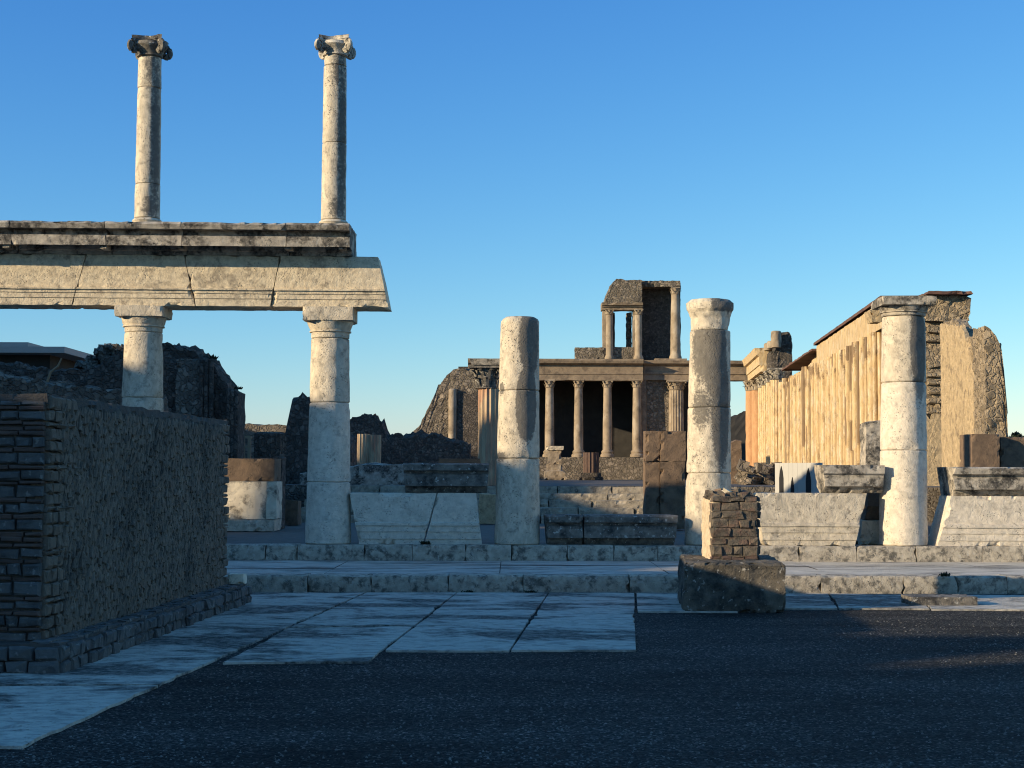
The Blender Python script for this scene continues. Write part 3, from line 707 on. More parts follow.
# quoins of the long side: alternating small stones and bricks near the corner
def quoin(sa, sb, flip):
    z = hp; k = 0
    while z < HT-.06:
        isb = k % 4 == 3; h = .045 if isb else random.uniform(.09,.12); ln = random.uniform(.42,.7) if k % 2 else random.uniform(.28,.5)
        s_ = 0
        while s_ < ln:
            wdt = random.uniform(.10,.16) if not isb else random.uniform(.15,.25); c = (sa+s_+wdt/2) if not flip else (sb-s_-wdt/2)
            place(qs, c, z+h/2, wdt-.015, h-.013, 'side', out=random.uniform(-.005,.02)); s_ += wdt
        z += h; k += 1
    place(qs, sa+.15 if not flip else sb-.15, (hp+HT)/2, .26, HT-hp-.14, 'side', dep=.05, ch=.01, jit=0, out=-.05)
qs = MB(); quoin(0, 0, False); qs.build('corner_stones', M['reticulate'], t)
qs = MB(); quoin(0, Ls, True); qs.build('corner_stones', M['reticulate'], t)
rt = MB(); rowz = hp; r_ = 0
while rowz < HT-.09:
    s_ = .33+(.036 if r_ % 2 else 0)
    while s_ < Ls-.28:
        if not (s_ < .5 and random.random() < .3):
            w_ = random.uniform(.050,.070); h_ = random.uniform(.075,.11)
            place(rt, s_+random.uniform(-.01,.01), rowz+random.uniform(-.01,.01), w_, h_, 'side', dep=.10, ch=.014, jit=.008, out=random.uniform(-.010,.016), rot=.45+random.uniform(-.22,.22))
        s_ += .070
    rowz += .052; r_ += 1
rt.build('rubble_facing', M['reticulate'], t)
cp = MB(); cp.loft([(HT-.09,-.012,Ls+.01,-.015,LW),(HT-.005,-.0,Ls+.01,-.0,LW)], cell=.05, amp=.022, freq=5, chip=.03, seed=141)
cp.v = [TL(v.x, v.y, v.z) for v in cp.v]; cp.build('top_bed', M['core'], t)
pl = MB(); pl.loft([(0,-.23,Ls+.24,-.24,LW+.2),(hp,-.21,Ls+.22,-.22,LW+.2)], cell=.1, amp=.02, chip=.03, seed=142)
pl.v = [TL(v.x, v.y, v.z) for v in pl.v]; pl.build('plinth', M['core'], t)
ps = MB()
for r_ in range(2):
    s_ = -.24
    while s_ < Ls+.2:
        wdt = random.uniform(.12,.2); place(ps, s_+wdt/2, .058+r_*.11, wdt-.016, .105, 'side', dep=.12, ch=.018, jit=.012, out=.24+random.uniform(-.015,.02)); s_ += wdt
    s_ = -.24
    while s_ < LW:
        wdt = random.uniform(.16,.28); place(ps, s_+wdt/2, .058+r_*.11, wdt-.016, .105, 'front', dep=.12, ch=.018, jit=.012, out=.245+random.uniform(-.015,.02)); s_ += wdt
for r_ in range(3):   # bedding stones on the ledge
    s_ = -.2
    while s_ < Ls+.2:
        wdt = random.uniform(.12,.24)
        c = TL(s_+wdt/2, -.17+r_*.08, hp-.005+random.uniform(-.006,.01)); ps.box(c, (wdt-.01,.075,.03), M=Matrix((ud, nd_, Vector((0,0,1)))).transposed(), jit=.008); s_ += wdt
ps.build('plinth_stones', M['coursed'], t)
mb = MB(); c = G(238, 588, .26); mb.loft([(0,-.11,.11,-.12,.12),(.12,-.09,.10,-.10,.11)], cell=.03, amp=.02, chip=.03, seed=77); o = mb.build('loose_block', M['marble'], None); o.location = c+Vector((0,-.25,-.02))
o.location = Vector((A1.x+.12, A1.y+.14, hp+.012)); tag(o, 'small pale block lying on the ledge at the far corner of the dark rough-stone block', 'stone block')

# ------------------------------------------------------------------ things behind the portico, left
# pedestal with white marble face
YQ = 30.0; a = xs(231,520,YQ); b = xs(276,520,YQ)
t = thing('marble_pedestal', (a-.3, YQ, ZP), 'pedestal with white marble face and brown stone above, right of the dark rough-stone block', 'pedestal')
ox = t.location.x; bb = b-ox
def zq(py, Y=YQ): return zs(250, py, Y)-ZP
for nm, za, zb_, xa, xb, yf, mt in (('foot',0,zq(519.5),-.5,bb-.02,-.12,'travertine'),('marble_block',zq(519),zq(481.5),-.5,bb-.02,0,'marble'),('upper_block',zq(481),zq(458.5),-.5,bb-.05,.03,'tufa')):
    mb = MB(); mb.loft([(za,xa,xb,yf,.9),(zb_,xa,xb,yf,.9)], cell=.08, amp=.012, chip=.04, seed=hash(nm) % 50 if False else len(nm)); mb.build(nm, M[mt], t)
mb = MB(); mb.loft([(zq(519),bb-.19,bb+.01,-.025,.5),(zq(481.5),bb-.19,bb+.01,-.025,.5)], cell=.1, amp=.004, chip=.01, seed=3); mb.build('corner_strip', M['marble'], t)
# dark drum & jambs behind it
Y=33.0; x=xs(270,450,Y)
mb = MB(); mb.lathe([(.34,0),(.34,zs(270,432,Y)-ZP-.04),(.28,zs(270,432,Y)-ZP)], 60, amp=.02, seed=8, dz=.06, flutes=18, fd=.04, edge=.05)
o = mb.build('fluted_stump', M['rubble_dark'], smooth=True); o.location = (x, Y, ZP); tag(o, 'dark fluted column stump behind the white-faced pedestal', 'column')
def simple_wall(name, label, cat, A, B, th, tops, z0, mat, seed, cell=.12, amp=.03, jag=.12, group=None, parent=None, freq=3, jf=1.6):
    mb = MB(); mb.wall(A, B, th, tops, z0, cell, amp, freq, jag, jf, seed)
    o = mb.build(name, mat, parent, smooth=False)
    if not parent: tag(o, label, cat, group)
    return o
def pxwall(name, label, cat, Y, prof, th, z0, mat, seed, **k):
    """prof: list of (px, py) along the top edge, left to right, at depth Y"""
    P = [W(x_, y_, Y) for x_, y_ in prof]; xa, xb = P[0].x, P[-1].x
    tops = [((p.x-xa)/(xb-xa), p.z) for p in P]
    return simple_wall(name, label, cat, (xa, Y), (xb, Y), th, tops, z0, mat, seed, **k)
pxwall('door_jamb', 'narrow dark upright jamb right of the white-faced pedestal', 'pillar', 31.2, [(273,456),(282,457)], .5, ZP, M['rubble_dark'], 5, cell=.08, jag=.03, amp=.015)
pxwall('low_pillar', 'low dark post with a sunlit left edge between pedestal and beam end column', 'pillar', 33.5, [(285,500),(298,501)], .5, ZP, M['tufa'], 6, cell=.08, jag=.03, amp=.02)
pxwall('jagged_wall', 'tall dark jagged wall stub just left of the beam end column', 'wall', 42, [(280,470),(284,440),(288,425),(292,402),(300,396),(312,398),(320,420),(352,440)], 1.2, ZP, M['rubble_dark'], 11, cell=.14, amp=.06, jag=.3, jf=3)
pxwall('rubble_wall', 'sunlit low brown rubble wall seen between left ruin and beam end column', 'wall', 64, [(190,425),(243,424),(262,425),(300,426),(345,428)], 1.5, 0, M['rubble_far'], 12, cell=.25, jag=.12)
# timber frame in front of the low wall
mb = MB(); Y = 60
p0 = W(243,470,Y); p1 = W(250,436,Y)
for xa_ in (243.2, 249.3): q = W(xa_, 450, Y); mb.box((q.x, Y, (p1.z+.46)/2), (.12,.12,p1.z-.46))
for yy in (437, 447): q = W(246.3, yy, Y); mb.box((q.x, Y, q.z), (.36,.1,.1))
o = mb.build('timber_frame', M['wood']); tag(o, 'small timber frame standing before the low sunlit rubble wall on the left', 'frame')

# left ruin with ribbed plaster, behind first column
YL = 34
t = thing('ruined_wall', (0,0,0), 'long dark ruined wall above the rough block at left, ribbed at its right end', 'wall')
pxwall('main_wall', None, None, YL, [(-230,372),(-60,366),(0,363),(30,368),(60,374),(95,366),(120,352),(150,347),(166,343),(178,347),(196,349),(199,356),(208,357),(217,370),(227,383)], 1.4, .3, M['rubble_dark'], 21, cell=.09, amp=.06, jag=.2, jf=2.6, parent=t)
for px in (202, 207, 212, 229, 233, 236.5):     # ribs
    yt = 360 if px < 220 else 391
    mb = MB(); q = W(px, yt, YL-.12); mb.lathe([(.055,.4),(.055,q.z),(.03,q.z+.03)], 10, c=(q.x, YL-.14, 0), amp=.006, dz=.2); mb.build('rib', M['rubble_dark'], t, smooth=True)
pxwall('end_pier', None, None, YL-.05, [(226,387),(231,389),(237.5,392)], 1.0, .3, M['rubble_dark'], 22, cell=.1, amp=.03, jag=.05, parent=t)
simple = pxwall('near_stretch', None, None, 31, [(-260,374),(-20,372),(30,380),(85,388),(126,392),(160,398)], .8, .3, M['rubble'], 23, cell=.08, amp=.05, jag=.14, jf=3, parent=t)
# plaster panel on it
mb = MB(); q0 = W(176,352,YL-.1); q1 = W(200,352,YL-.1); mb.loft([(1.2,q0.x,q1.x,YL-.10,YL+.2),(q0.z-.15,q0.x,q1.x,YL-.10,YL+.2)], cell=.1, amp=.02, chip=.05, seed=9); mb.build('plaster_panel', M['rubble'], t)
# heap of stones in front of roof
hp_ = MB(); random.seed(5)
Y = 37
for i in range(420):
    px = random.uniform(62,132); c = W(px, 0, Y).x; top_ = 347+max(0,(112-px))*.75 if px < 112 else 347+(px-112)*.2
    py = top_+random.random()**1.5*34; q = W(px, py, Y); s_ = random.uniform(.08,.2)
    hp_.box((q.x, Y-random.uniform(0,.7), q.z), (s_, s_, s_*.7), M=Matrix.Rotation(random.uniform(0,3),3,'Z') @ Matrix.Rotation(random.uniform(0,1),3,'X'), jit=.03)
bm_ = MB(); bm_.wall((W(62,380,Y).x, Y), (W(132,380,Y).x, Y), 1.2, [(0,W(62,386,Y).z),(.72,W(112,350,Y).z),(1,W(132,350,Y).z)], .3, .15, .06, 3, .1, 1.6, 31)
hp_.v += bm_.v; n = len(hp_.v)-len(bm_.v); hp_.f += [tuple(i+n for i in f) for f in bm_.f]; hp_.a += bm_.a
o = hp_.build('stone_heap', M['rubble']); tag(o, 'slanting heap of loose grey stones between pale flat roof and first column', 'rubble heap')
# modern flat roof
t = thing('modern_building', (W(0,350,50).x, 50, 0), 'low modern building with pale flat concrete roof at the far left', 'building'); ox = t.location.x
a = W(88,352,50).x-ox; z_a = W(40,350,50).z; z_b = W(40,345,50).z
mb = MB(); mb.loft([(z_a-.12,-14,W(68,352,50).x-ox,-.4,7),(z_a+.08,-14,W(68,352,50).x-ox,-.4,7)], cell=.8, amp=0, chip=0); mb.build('roof_slab', M['concrete'], t)
mb = MB(); mb.loft([(z_a+.081,-14,W(28,345,50).x-ox,0,5),(z_b+.09,-14,W(28,345,50).x-ox,0,5)], cell=.8, amp=0, chip=0); mb.build('upper_slab', M['concrete'], t)
mb = MB(); mb.loft([(0,-13,W(60,352,50).x-ox-.5,.6,6),(z_a-.121,-13,W(60,352,50).x-ox-.5,.6,6)], cell=.8, amp=0, chip=0); mb.build('outer_wall', M['darkwall'], t)
# twig on the wall
mb = MB(); q = W(46,372,33); mb.tube([q+Vector(d) for d in ((0,0,-.3),(.1,0,.0),(.25,0,.12),(.33,0,.3))], [.03,.03,.025,.015], 6); o = mb.build('dry_branch', M['wood']); tag(o, 'dry pale branch lying on the left ruin below the flat roof', 'branch')

# ------------------------------------------------------------------ basilica: entrance stair
t = thing('entrance_stairs', (0, 35.6, ZP), 'flight of worn stone steps leading up between broken column and brown slab', 'stairs')
zlv = [(525,515),(515,505),(505,496),(496,486)]
nst = 5; hstep = (1.31-ZP)/nst
for i in range(nst):
    x_ = W(300,500,36).x
    while x_ < W(735,500,36).x:
        ln = random.uniform(.9,2.0); mb = MB()
        mb.loft([(i*hstep-.02, x_+.01, x_+ln-.01, i*.48, 2.6), ((i+1)*hstep+random.uniform(-.012,.012), x_+.015, x_+ln-.015, i*.48+.02, 2.6)], cell=.09, amp=.01, chip=.03, seed=i*9+x_)
        mb.build('step_block', M['stair'], t); x_ += ln

def fluted_col(parent, name, c, r, h, mat, flutes=16, fd=.04, seg=96, half=None, amp=.01, seed=0, taper=.0, edge=.05, base=False, stain=None):
    mb = MB(); a0, a1 = half if half else (0, 2*math.pi)
    P = [(r,0),(r-taper,h)]
    if base: P = [(r+.09,0),(r+.09,.08),(r+.03,.1),(r+.06,.17),(r+.01,.22),(r,.25),(r-taper,h)]
    mb.lathe(P, seg, c=c, amp=amp, a0=a0, a1=a1, flutes=flutes, fd=fd, seed=seed, dz=.2, edge=edge, freq=3, stain=stain)
    return mb.build(name, mat, parent, smooth=True, attr=stain is not None)
def leafy_cap(parent, c, r, h, w, mat, seed=0, n=8):
    mb = MB(); mb.lathe([(r*.95,0),(r+.03,.02),(r,.05),(r*1.02,h*.5),(r*1.25,h*.85),(w/2*1.0,h*.9)], 24, c=c, amp=.015, seed=seed, dz=.05)
    c = Vector(c)
    for row, (zz_, ro) in enumerate(((.05,0),(h*.42,.5))):
        for k in range(n):
            a = 2*math.pi*(k+ro)/n; d = Vector((math.cos(a), math.sin(a), 0)); s_ = Vector((-d.y, d.x, 0)); lw = r*.36
            pts = []
            for u, out in ((0,.02),(.35,.05),(.7,.09),(.95,.19),(.85,.25)):
                cc = c+d*(r+out*r*2.4)+Vector((0,0,zz_+u*h*.45)); ww = lw*(1-.5*u)
                pts += [cc-s_*ww, cc+d*.02, cc+s_*ww]
            ff = []
            for j in range(4): ff += [(3*j,3*j+1,3*j+4,3*j+3),(3*j+1,3*j+2,3*j+5,3*j+4)]
            mb.add(pts, ff)
    for q in range(4):
        a = math.pi/4+q*math.pi/2; d = Vector((math.cos(a), math.sin(a), 0)); mb.tube([c+d*r+Vector((0,0,h*.5)), c+d*(w*.55)+Vector((0,0,h*.8)), c+d*(w*.63)+Vector((0,0,h*.72))], [.03,.04,.05], 6)
    mb.box(c+Vector((0,0,h*.95)), (w, w, h*.12), jit=.015)
    return mb.build('capital', mat, parent, smooth=False)

# fluted entrance column with black leafy capital
Y = 39.6; q = W(482,400,Y)
t = thing('leafy_capital_column', (W(489,400,Y).x, Y, 1.3), 'fluted column with blackened leafy capital just left of the broken plain column', 'column'); hh = zs(485,389,Y)-1.3
fluted_col(t, 'shaft', (0,0,0), .28, hh, M['fluted'], flutes=14, fd=.05, seed=2)
leafy_cap(t, (-.08,0,hh), .27, zs(485,366,Y)-1.3-hh, .84, M['black_crust'])
mb = MB(); zz_ = zs(485,366,Y)-1.3; mb.loft([(zz_,-.44,.5,-.45,.45),(zz_+.15,-.5,.5,-.5,.5)], cell=.1, amp=.01, chip=.03); mb.build('top_slab', M['crust_mixed'], t)
pxwall('rubble_pier', 'narrow rough pier behind the stairs between cracked pale blocks and the broken column', 'pillar', 34.8, [(479,494),(496,495)], .6, ZP, M['stuccorough'], 41, cell=.08, jag=.05)

# dark low walls behind the cracked blocks
pxwall('stepped_wall', 'low dark wall of large blocks behind the cracked pale fragments', 'wall', 41, [(300,474),(330,468),(352,466),(372,464),(410,466),(440,464),(480,466)], 1.0, 1.2, M['crust_mixed'], 42, cell=.12, jag=.08, amp=.03)
pxwall('dark_wall', 'dark humped wall with ribbed plaster right of the beam end column', 'wall', 57, [(336,430),(350,420),(362,416),(374,417),(383,424),(386,436),(400,437),(420,434),(440,436),(455,441),(470,446)], 1.2, 1.2, M['rubble_dark'], 43, cell=.12, jag=.28, jf=2.6)
t = thing('fluted_stump_group', (W(371,450,53.5).x, 53.5, 1.3), 'broken reddish fluted half columns with sunlit ribs before the humped dark wall', 'column')
for k, px in enumerate((363.5, 375)):
    q = W(px, 434+k, 53.5); fluted_col(t, 'fluted_shaft', (q.x-t.location.x, 0, 0), .22, q.z-1.3, M['fluted'], flutes=12, fd=.05, seed=k+3, seg=60)

# grey rubble wall falling to the left, with pilaster
YM = 72
t = thing('tall_rubble_wall', (0,0,0), 'tall grey rubble wall sloping down to the left behind the broken plain column', 'wall')
pxwall('main_wall', None, None, YM, [(398,446),(405,437),(412,434),(420,426),(425,414),(432,400),(440,384),(450,373),(462,369),(480,368),(512,372),(530,380)], 1.6, 1.2, M['rubble_far'], 44, cell=.14, jag=.26, jf=2, amp=.06, parent=t)
q = W(452,390,YM); mb = MB(); mb.lathe([(.19,1.3),(.19,q.z),(.15,q.z+.05)], 20, c=(W(452.5,420,YM).x, YM-.12, 0), amp=.01, dz=.3); mb.build('pilaster', M['farcol'], t, smooth=True)
a_, b_ = W(457,392,YM-.4), W(480,392,YM-.4); mb = MB(); mb.loft([(1.3,a_.x,b_.x,YM-.1,YM+.3),(a_.z,a_.x,b_.x,YM-.1,YM+.3)], cell=.3, amp=.03, chip=.05); mb.build('plaster_panel', M['rubble_dark'], t)

# ------------------------------------------------------------------ tribunal (two storeyed, far end)
YT = 88.0
T = thing('tribunal_building', (W(590,480,YT).x, YT, 1.3), 'two-storeyed columned ruin at the far end, with window open to the sky above', 'building'); TO = T.location.copy()
def tl(px, py, Y=YT): return W(px, py, Y)-TO
def tbox(name, x0, x1, y0, y1, Y0, Y1, mat, cell=.3, amp=.015, chip=.04, seed=0, prof=None, Yref=None):
    Yr = Yref or Y0; a = W(x0, y1, Yr)-TO; b = W(x1, y0, Yr)-TO; mb = MB()
    pr = prof or [(0,0),(1,0)]
    mb.loft([(a.z+(b.z-a.z)*k, a.x, b.x, Y0-YT-o_, Y1-YT) for k, o_ in pr], cell=cell, amp=amp, chip=chip, seed=seed+x0); return mb.build(name, mat, T)
tbox('podium', 470,646,457.5,488,YT-.6,YT+5,M['rubble_far'],amp=.03)
for i, px in enumerate((491, 520, 549.5, 578.5, 607.5, 637)):
    a = tl(px, 457); b = tl(px, 388); c = tl(px, 380)
    mb = MB(); mb.lathe([(.40,a.z),(.40,a.z+.12),(.33,a.z+.2),(.36,a.z+.3),(.27,a.z+.42),(.27,a.z+1.5),(.23,b.z)], 28, c=(a.x,0,0), amp=.012, seed=i*2.3, dz=.2, edge=.04)
    co = mb.build('column', M['farcol'], T, smooth=True)
    leafy_cap(co, (a.x,0,b.z), .23, c.z-b.z, .62, M['farcol'], n=6, seed=i)
ENTP = [(0,0),(.28,.0),(.29,.04),(.36,.04),(.37,0),(.72,0),(.74,.12),(.8,.3),(.92,.36),(1,.36)]
tbox('entablature', 468,643,359.5,380,YT-.3,YT+.5,M['farent'],prof=ENTP)
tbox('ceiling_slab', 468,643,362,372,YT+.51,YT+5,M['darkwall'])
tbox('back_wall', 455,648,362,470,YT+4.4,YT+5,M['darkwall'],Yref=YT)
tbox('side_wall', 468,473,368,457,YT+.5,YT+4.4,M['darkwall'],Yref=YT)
# recessed right wing
tbox('recess_wall', 643.5,677,380,488,YT+.5,YT+1.4,M['rubble_far'],amp=.03)
tbox('dark_strip', 677,697,380,488,YT+2.0,YT+2.5,M['darkwall'],Yref=YT+1)
tbox('recess_entablature', 643.5,764,361,380,YT+.3,YT+1.4,M['farent'],prof=[(0,0),(.30,.0),(.31,.06),(.42,.06),(.43,-.02),(.74,-.02),(.76,.1),(.84,.26),(1,.3)])
tbox('corner_pier', 640.5,646.5,380,458,YT+.35,YT+.49,M['farent'])
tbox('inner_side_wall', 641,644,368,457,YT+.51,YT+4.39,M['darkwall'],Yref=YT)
tbox('recess_cornice', 655,687,358.5,361,YT-.0,YT+1.4,M['farent'])
a = tl(677, 470); b = tl(677, 390); c = tl(677, 380.5)
fluted_col(T, 'fluted_column', (a.x,.35,a.z-1), .46, b.z-a.z+1, M['farcol'], flutes=18, fd=.05, seed=4, taper=.04)
leafy_cap(T, (a.x,.35,b.z), .42, c.z-b.z, 1.15, M['farcol'], n=8, seed=3)
# upper storey
YU = YT+.2
tbox('parapet', 575,604,347.5,359.3,YU,YU+.6,M['rubble_far'],amp=.05,chip=.12,cell=.15)
tbox('parapet', 613,634,347,359.3,YU+.1,YU+.5,M['rubble_far'],amp=.03)
for i, (x0_, x1_, rr) in enumerate(((602.5,606,0),(633,636,0))):
    tbox('pilaster', x0_, x1_+2.5, 310, 359.3, YU+.12, YU+.7, M['farcol'])
for px in (609.5, 638.5, 629.5 if False else 638.5)[:2]:
    a = tl(px,359.2,YU); b = tl(px,315,YU); c = tl(px,309.5,YU)
    mb = MB(); mb.lathe([(.28,a.z),(.28,a.z+.1),(.21,a.z+.25),(.20,b.z),(.24,b.z+.03)], 24, c=(a.x,.2,0), amp=.01, dz=.2, seed=px); co = mb.build('upper_column', M['farcol'], T, smooth=True)
    leafy_cap(co, (a.x,.2,b.z), .19, c.z-b.z, .5, M['farcol'], n=6)
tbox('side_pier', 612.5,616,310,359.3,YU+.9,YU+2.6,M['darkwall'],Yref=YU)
tbox('upper_entablature', 601.5,642.5,303,310,YU,YU+.9,M['farent'],prof=[(0,0),(.4,0),(.42,.08),(.6,.1),(.65,.22),(1,.28)])
mb = MB(); P = [W(x_,y_,YU)-TO for x_, y_ in ((604,303),(606,296),(611,284),(616,279.5),(628,280),(642,280.5))]
mb.wall((P[0].x,YU-YT+.05),(P[-1].x,YU-YT+.05),.8,[((p.x-P[0].x)/(P[-1].x-P[0].x),p.z) for p in P],tl(620,303,YU).z,.12,.05,3,.14,2,71); mb.build('gable_wall', M['rubble_far'], T)
tbox('right_jamb', 627.5,632,312,347.2,YU+1.2,YU+2.2,M['rubble_far'],amp=.06,chip=.15,cell=.12,Yref=YU+1)
# dark upper wall in shade: runs back then across
mb = MB(); P = [W(x_,y_,YU+1.6)-TO for x_, y_ in ((641,281.5),(652,281),(665,281.5),(680.5,284))]
mb.wall((P[0].x,1.8),(P[-1].x,1.8),.7,[((p.x-P[0].x)/(P[-1].x-P[0].x),p.z) for p in P],tl(650,360,YU+1.6).z-.3,.14,.04,3,.1,2,72); mb.build('upper_wall', M['rubble_dark'], T)
tbox('wall_return', 640.5,643.2,281.5,359.3,YU+.9,YU+1.6,M['rubble_far'],Yref=YU)
tbox('top_band', 642,680.5,280.5,286.5,YU+.35,YU+1.55,M['rubble_far'],amp=.05,chip=.1,cell=.15,Yref=YU+.3)
a = tl(676,359,YU); b = tl(676,294,YU); c = tl(676,287,YU)
mb = MB(); mb.lathe([(.36,a.z),(.36,a.z+.12),(.29,a.z+.3),(.28,a.z+1.6),(.24,b.z)], 28, c=(a.x,.5,0), amp=.02, dz=.2, edge=.06); co = mb.build('upper_column', M['farcol'], T, smooth=True)
leafy_cap(co, (a.x,.5,b.z), .23, c.z-b.z, .5, M['farcol'], n=6)

# stumps before the tribunal
Y = 80; q = W(554.5,487,Y); t = thing('column_stump', (q.x, Y, 1.3), 'pale column stump with cap block before the far podium, left one', 'column', 'stumps before the podium')
mb = MB(); mb.loft([(0,-.55,.55,-.5,.5),(.45,-.52,.52,-.5,.5),(.5,-.4,.4,-.38,.38),(.8,-.4,.4,-.38,.38)], cell=.12, amp=.03, chip=.06); mb.build('foot', M['farcol'], t)
mb = MB(); mb.loft([(.8,-.35,.35,-.33,.33),(1.55,-.33,.33,-.33,.33)], cell=.12, amp=.03, chip=.06, seed=3); mb.build('shaft', M['farcol'], t)
mb = MB(); mb.loft([(1.55,-.44,.44,-.4,.4),(1.75,-.46,.46,-.42,.42)], cell=.12, amp=.02, chip=.04, seed=4); mb.build('cap_block', M['travertine'], t)
Y = 78; q = W(590.5,487,Y); t = thing('brick_stump', (q.x, Y, 1.3), 'dark reddish fluted brick stump on stepped foot before the far podium', 'column', 'stumps before the podium')
mb = MB(); mb.loft([(0,-.62,.62,-.5,.5),(.17,-.6,.6,-.5,.5),(.18,-.52,.52,-.42,.42),(.38,-.5,.5,-.42,.42)], cell=.12, amp=.02, chip=.04); mb.build('foot', M['rubble_dark'], t)
fluted_col(t, 'shaft', (0.03,0,.38), .40, 1.02, M['brick'], flutes=14, fd=.05, seg=70, amp=.02)

# ------------------------------------------------------------------ right-hand fluted wall
def XW(Y): return 14.4-.075*(88-Y)         # line of the wall face
XS = math.atan(.075)
t = thing('fluted_wall', (0,0,0), 'long sunlit yellow wall of fluted half columns with tiled coping, running into the distance', 'wall')
def seg_wall(name, Ya, Yb, th, z0, z1, mat, parent, off=0, amp=.02, cell=.2, jag=0.04, seed=0, chip=.02, tops=None):
    mb = MB(); mb.wall((XW(Ya)+off, Ya), (XW(Yb)+off, Yb), -th, tops or [(0,z1),(1,z1)], z0, cell, amp, 3, jag, 1.6, seed); return mb.build(name, mat, parent)
seg_wall('near_wall', 45.2, 61, 1.6, 1.2, 6.75, M['stucco'], t, seed=81)
seg_wall('far_wall', 61.1, 75, 1.2, 1.2, 6.3, M['stucco'], t, seed=82, jag=.12, tops=[(0,6.5),(.25,6.5),(.3,6.3),(1,6.25)])
seg_wall('frieze', 45.1, 61, .3, 5.95, 6.72, M['stucco'], t, off=-.28, seed=83, amp=.012)
seg_wall('coping', 44.9, 61.2, 2.3, 6.76, 6.86, M['tile'], t, off=-.38, seed=84, amp=.01, jag=.01)
seg_wall('coping', 61.4, 73.5, 1.7, 6.58, 6.66, M['tile'], t, off=-.42, seed=85, amp=.03, jag=.05)
def brown_flutes(k):                # random flutes coloured dark brown, with broken patches near the top
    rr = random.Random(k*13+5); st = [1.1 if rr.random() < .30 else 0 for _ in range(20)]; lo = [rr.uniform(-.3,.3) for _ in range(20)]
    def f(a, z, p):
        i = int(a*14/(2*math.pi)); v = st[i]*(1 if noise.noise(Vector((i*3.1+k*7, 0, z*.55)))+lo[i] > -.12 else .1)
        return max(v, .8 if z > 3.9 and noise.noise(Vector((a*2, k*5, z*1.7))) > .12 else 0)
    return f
Y = 46.8; k = 0
while Y < 75.5:
    zt_ = 5.94 if Y < 60.5 else 6.2-random.uniform(0,.35)
    c = (XW(Y)-.02, Y, 1.3); sm = M['stucco']
    fluted_col(t, 'half_column', c, .46, zt_-1.3, sm, flutes=14, fd=-.13, seg=112, half=(math.pi*.5+XS*-1, math.pi*1.5), amp=.02, seed=k, stain=brown_flutes(k))
    Y += 1.62; k += 1
# flat pilaster & torn masonry at the near end
mb = MB(); mb.loft([(1.2,XW(45)-.2,XW(45)+.55,44.75,45.4),(6.0,XW(45)-.2,XW(45)+.55,44.75,45.4)], cell=.15, amp=.02, chip=.06, seed=86); mb.build('end_pilaster', M['stucco'], t)
qa = W(921,330,44.9).x; qb = W(946,330,44.9).x
mb = MB(); mb.wall((qa,44.9),(qb,44.9),1.6,[(0,6.7),(1,6.7)],.5,.1,.06,3,.05,2,87); mb.build('torn_end', M['rubble_tan'], t)
mb = MB(); z = 3.4; random.seed(12)
while z < 6.2:
    h = random.uniform(.16,.3); wd = random.uniform(.3,.62)
    if random.random() < .8: mb.box((qa+.12+wd/2+random.uniform(0,.06), 44.84, z+h/2), (wd, .16, h-.04), ch=.04, jit=.03)
    z += h+random.uniform(.01,.08)
mb.build('quoin_stones', M['rubble_tan'], t)
mb = MB(); mb.wall((qa,44.8),(qb-.1,44.8),.2,[(0,3.5),(.4,3.2),(.6,3.9),(1,3.3)],1.2,.1,.02,4,.15,3,87); mb.build('end_plaster', M['stuccorough'], t)
qc = W(968,300,44.9).x
mb = MB(); mb.wall((qa,44.7),(qc,44.7),1.9,[(0,6.85),(.5,6.9),(1,6.78)],6.1,.12,.09,3,.08,2,88); mb.build('torn_top', M['rubble_tan'], t)
mb = MB(); mb.loft([(6.86,W(925,292,44.6).x,W(971,292,44.6).x,-.2,2.0),(6.95,W(927,290,44.6).x,W(969,290,44.6).x,-.2,2.0)], cell=.15, amp=.03, chip=.06); [setattr(v,'y',v.y+44.6) for v in mb.v]; mb.build('tile_course', M['tile'], t)
for (p_, q_, l_, h_) in ((862,311,22,9),):
    a = W(p_, q_, 44.7); mb = MB(); mb.loft([(a.z-.35,a.x+.22,a.x+.5,44.3,45.0),(a.z-.02,a.x+.12,a.x+.5,44.2,45.0)], cell=.06, amp=.04, chip=.08, seed=89); mb.build('broken_console', M['stuccorough'], t)
pxwall('grey_jamb', 'grey rough upright stone left of the square-capital column, before the fluted wall', 'pillar', 33, [(866,423),(871,421),(885,421)], .6, ZP, M['crust_mixed'], 91, cell=.08, jag=.04)

# plastered wall stub right, face turned to the sun
t = thing('plastered_stub', (0,0,0), 'tall plastered wall stub with ragged rubble top right of the square-capital column', 'wall')
Ya, Yb = 35.0, 40.5; Xa = W(991,440,Ya).x; Xb = W(945,440,Yb).x
zt1 = zs(945,322,Yb); zt2 = zs(985,336,Ya+.5)
mb = MB(); mb.wall((Xa,Ya),(Xb,Yb),-.26,[(0,zt2-.25),(.15,zt2-.05),(.3,zt2+.08),(.45,zt2+.15),(.7,zt1-.1),(1,zt1)],ZP,.08,.035,5,.06,2.5,92); mb.build('rubble_core', M['rubble_tan'], t)
mb = MB(); dlt = Vector((Xb-Xa, Yb-Ya, 0)).normalized(); nn = Vector((-dlt.y, dlt.x, 0))
A_ = Vector((Xa,Ya,0))+nn*.09; B_ = Vector((Xb,Yb,0))+nn*.09
mb.wall((A_.x,A_.y),(B_.x,B_.y),-.1,[(0,3.5),(.12,3.8),(.22,4.1),(.3,4.45),(.5,zt1-.35),(1,zt1-.05)],ZP,.07,.025,6,.12,3,93); mb.build('plaster_face', M['stuccorough'], t)
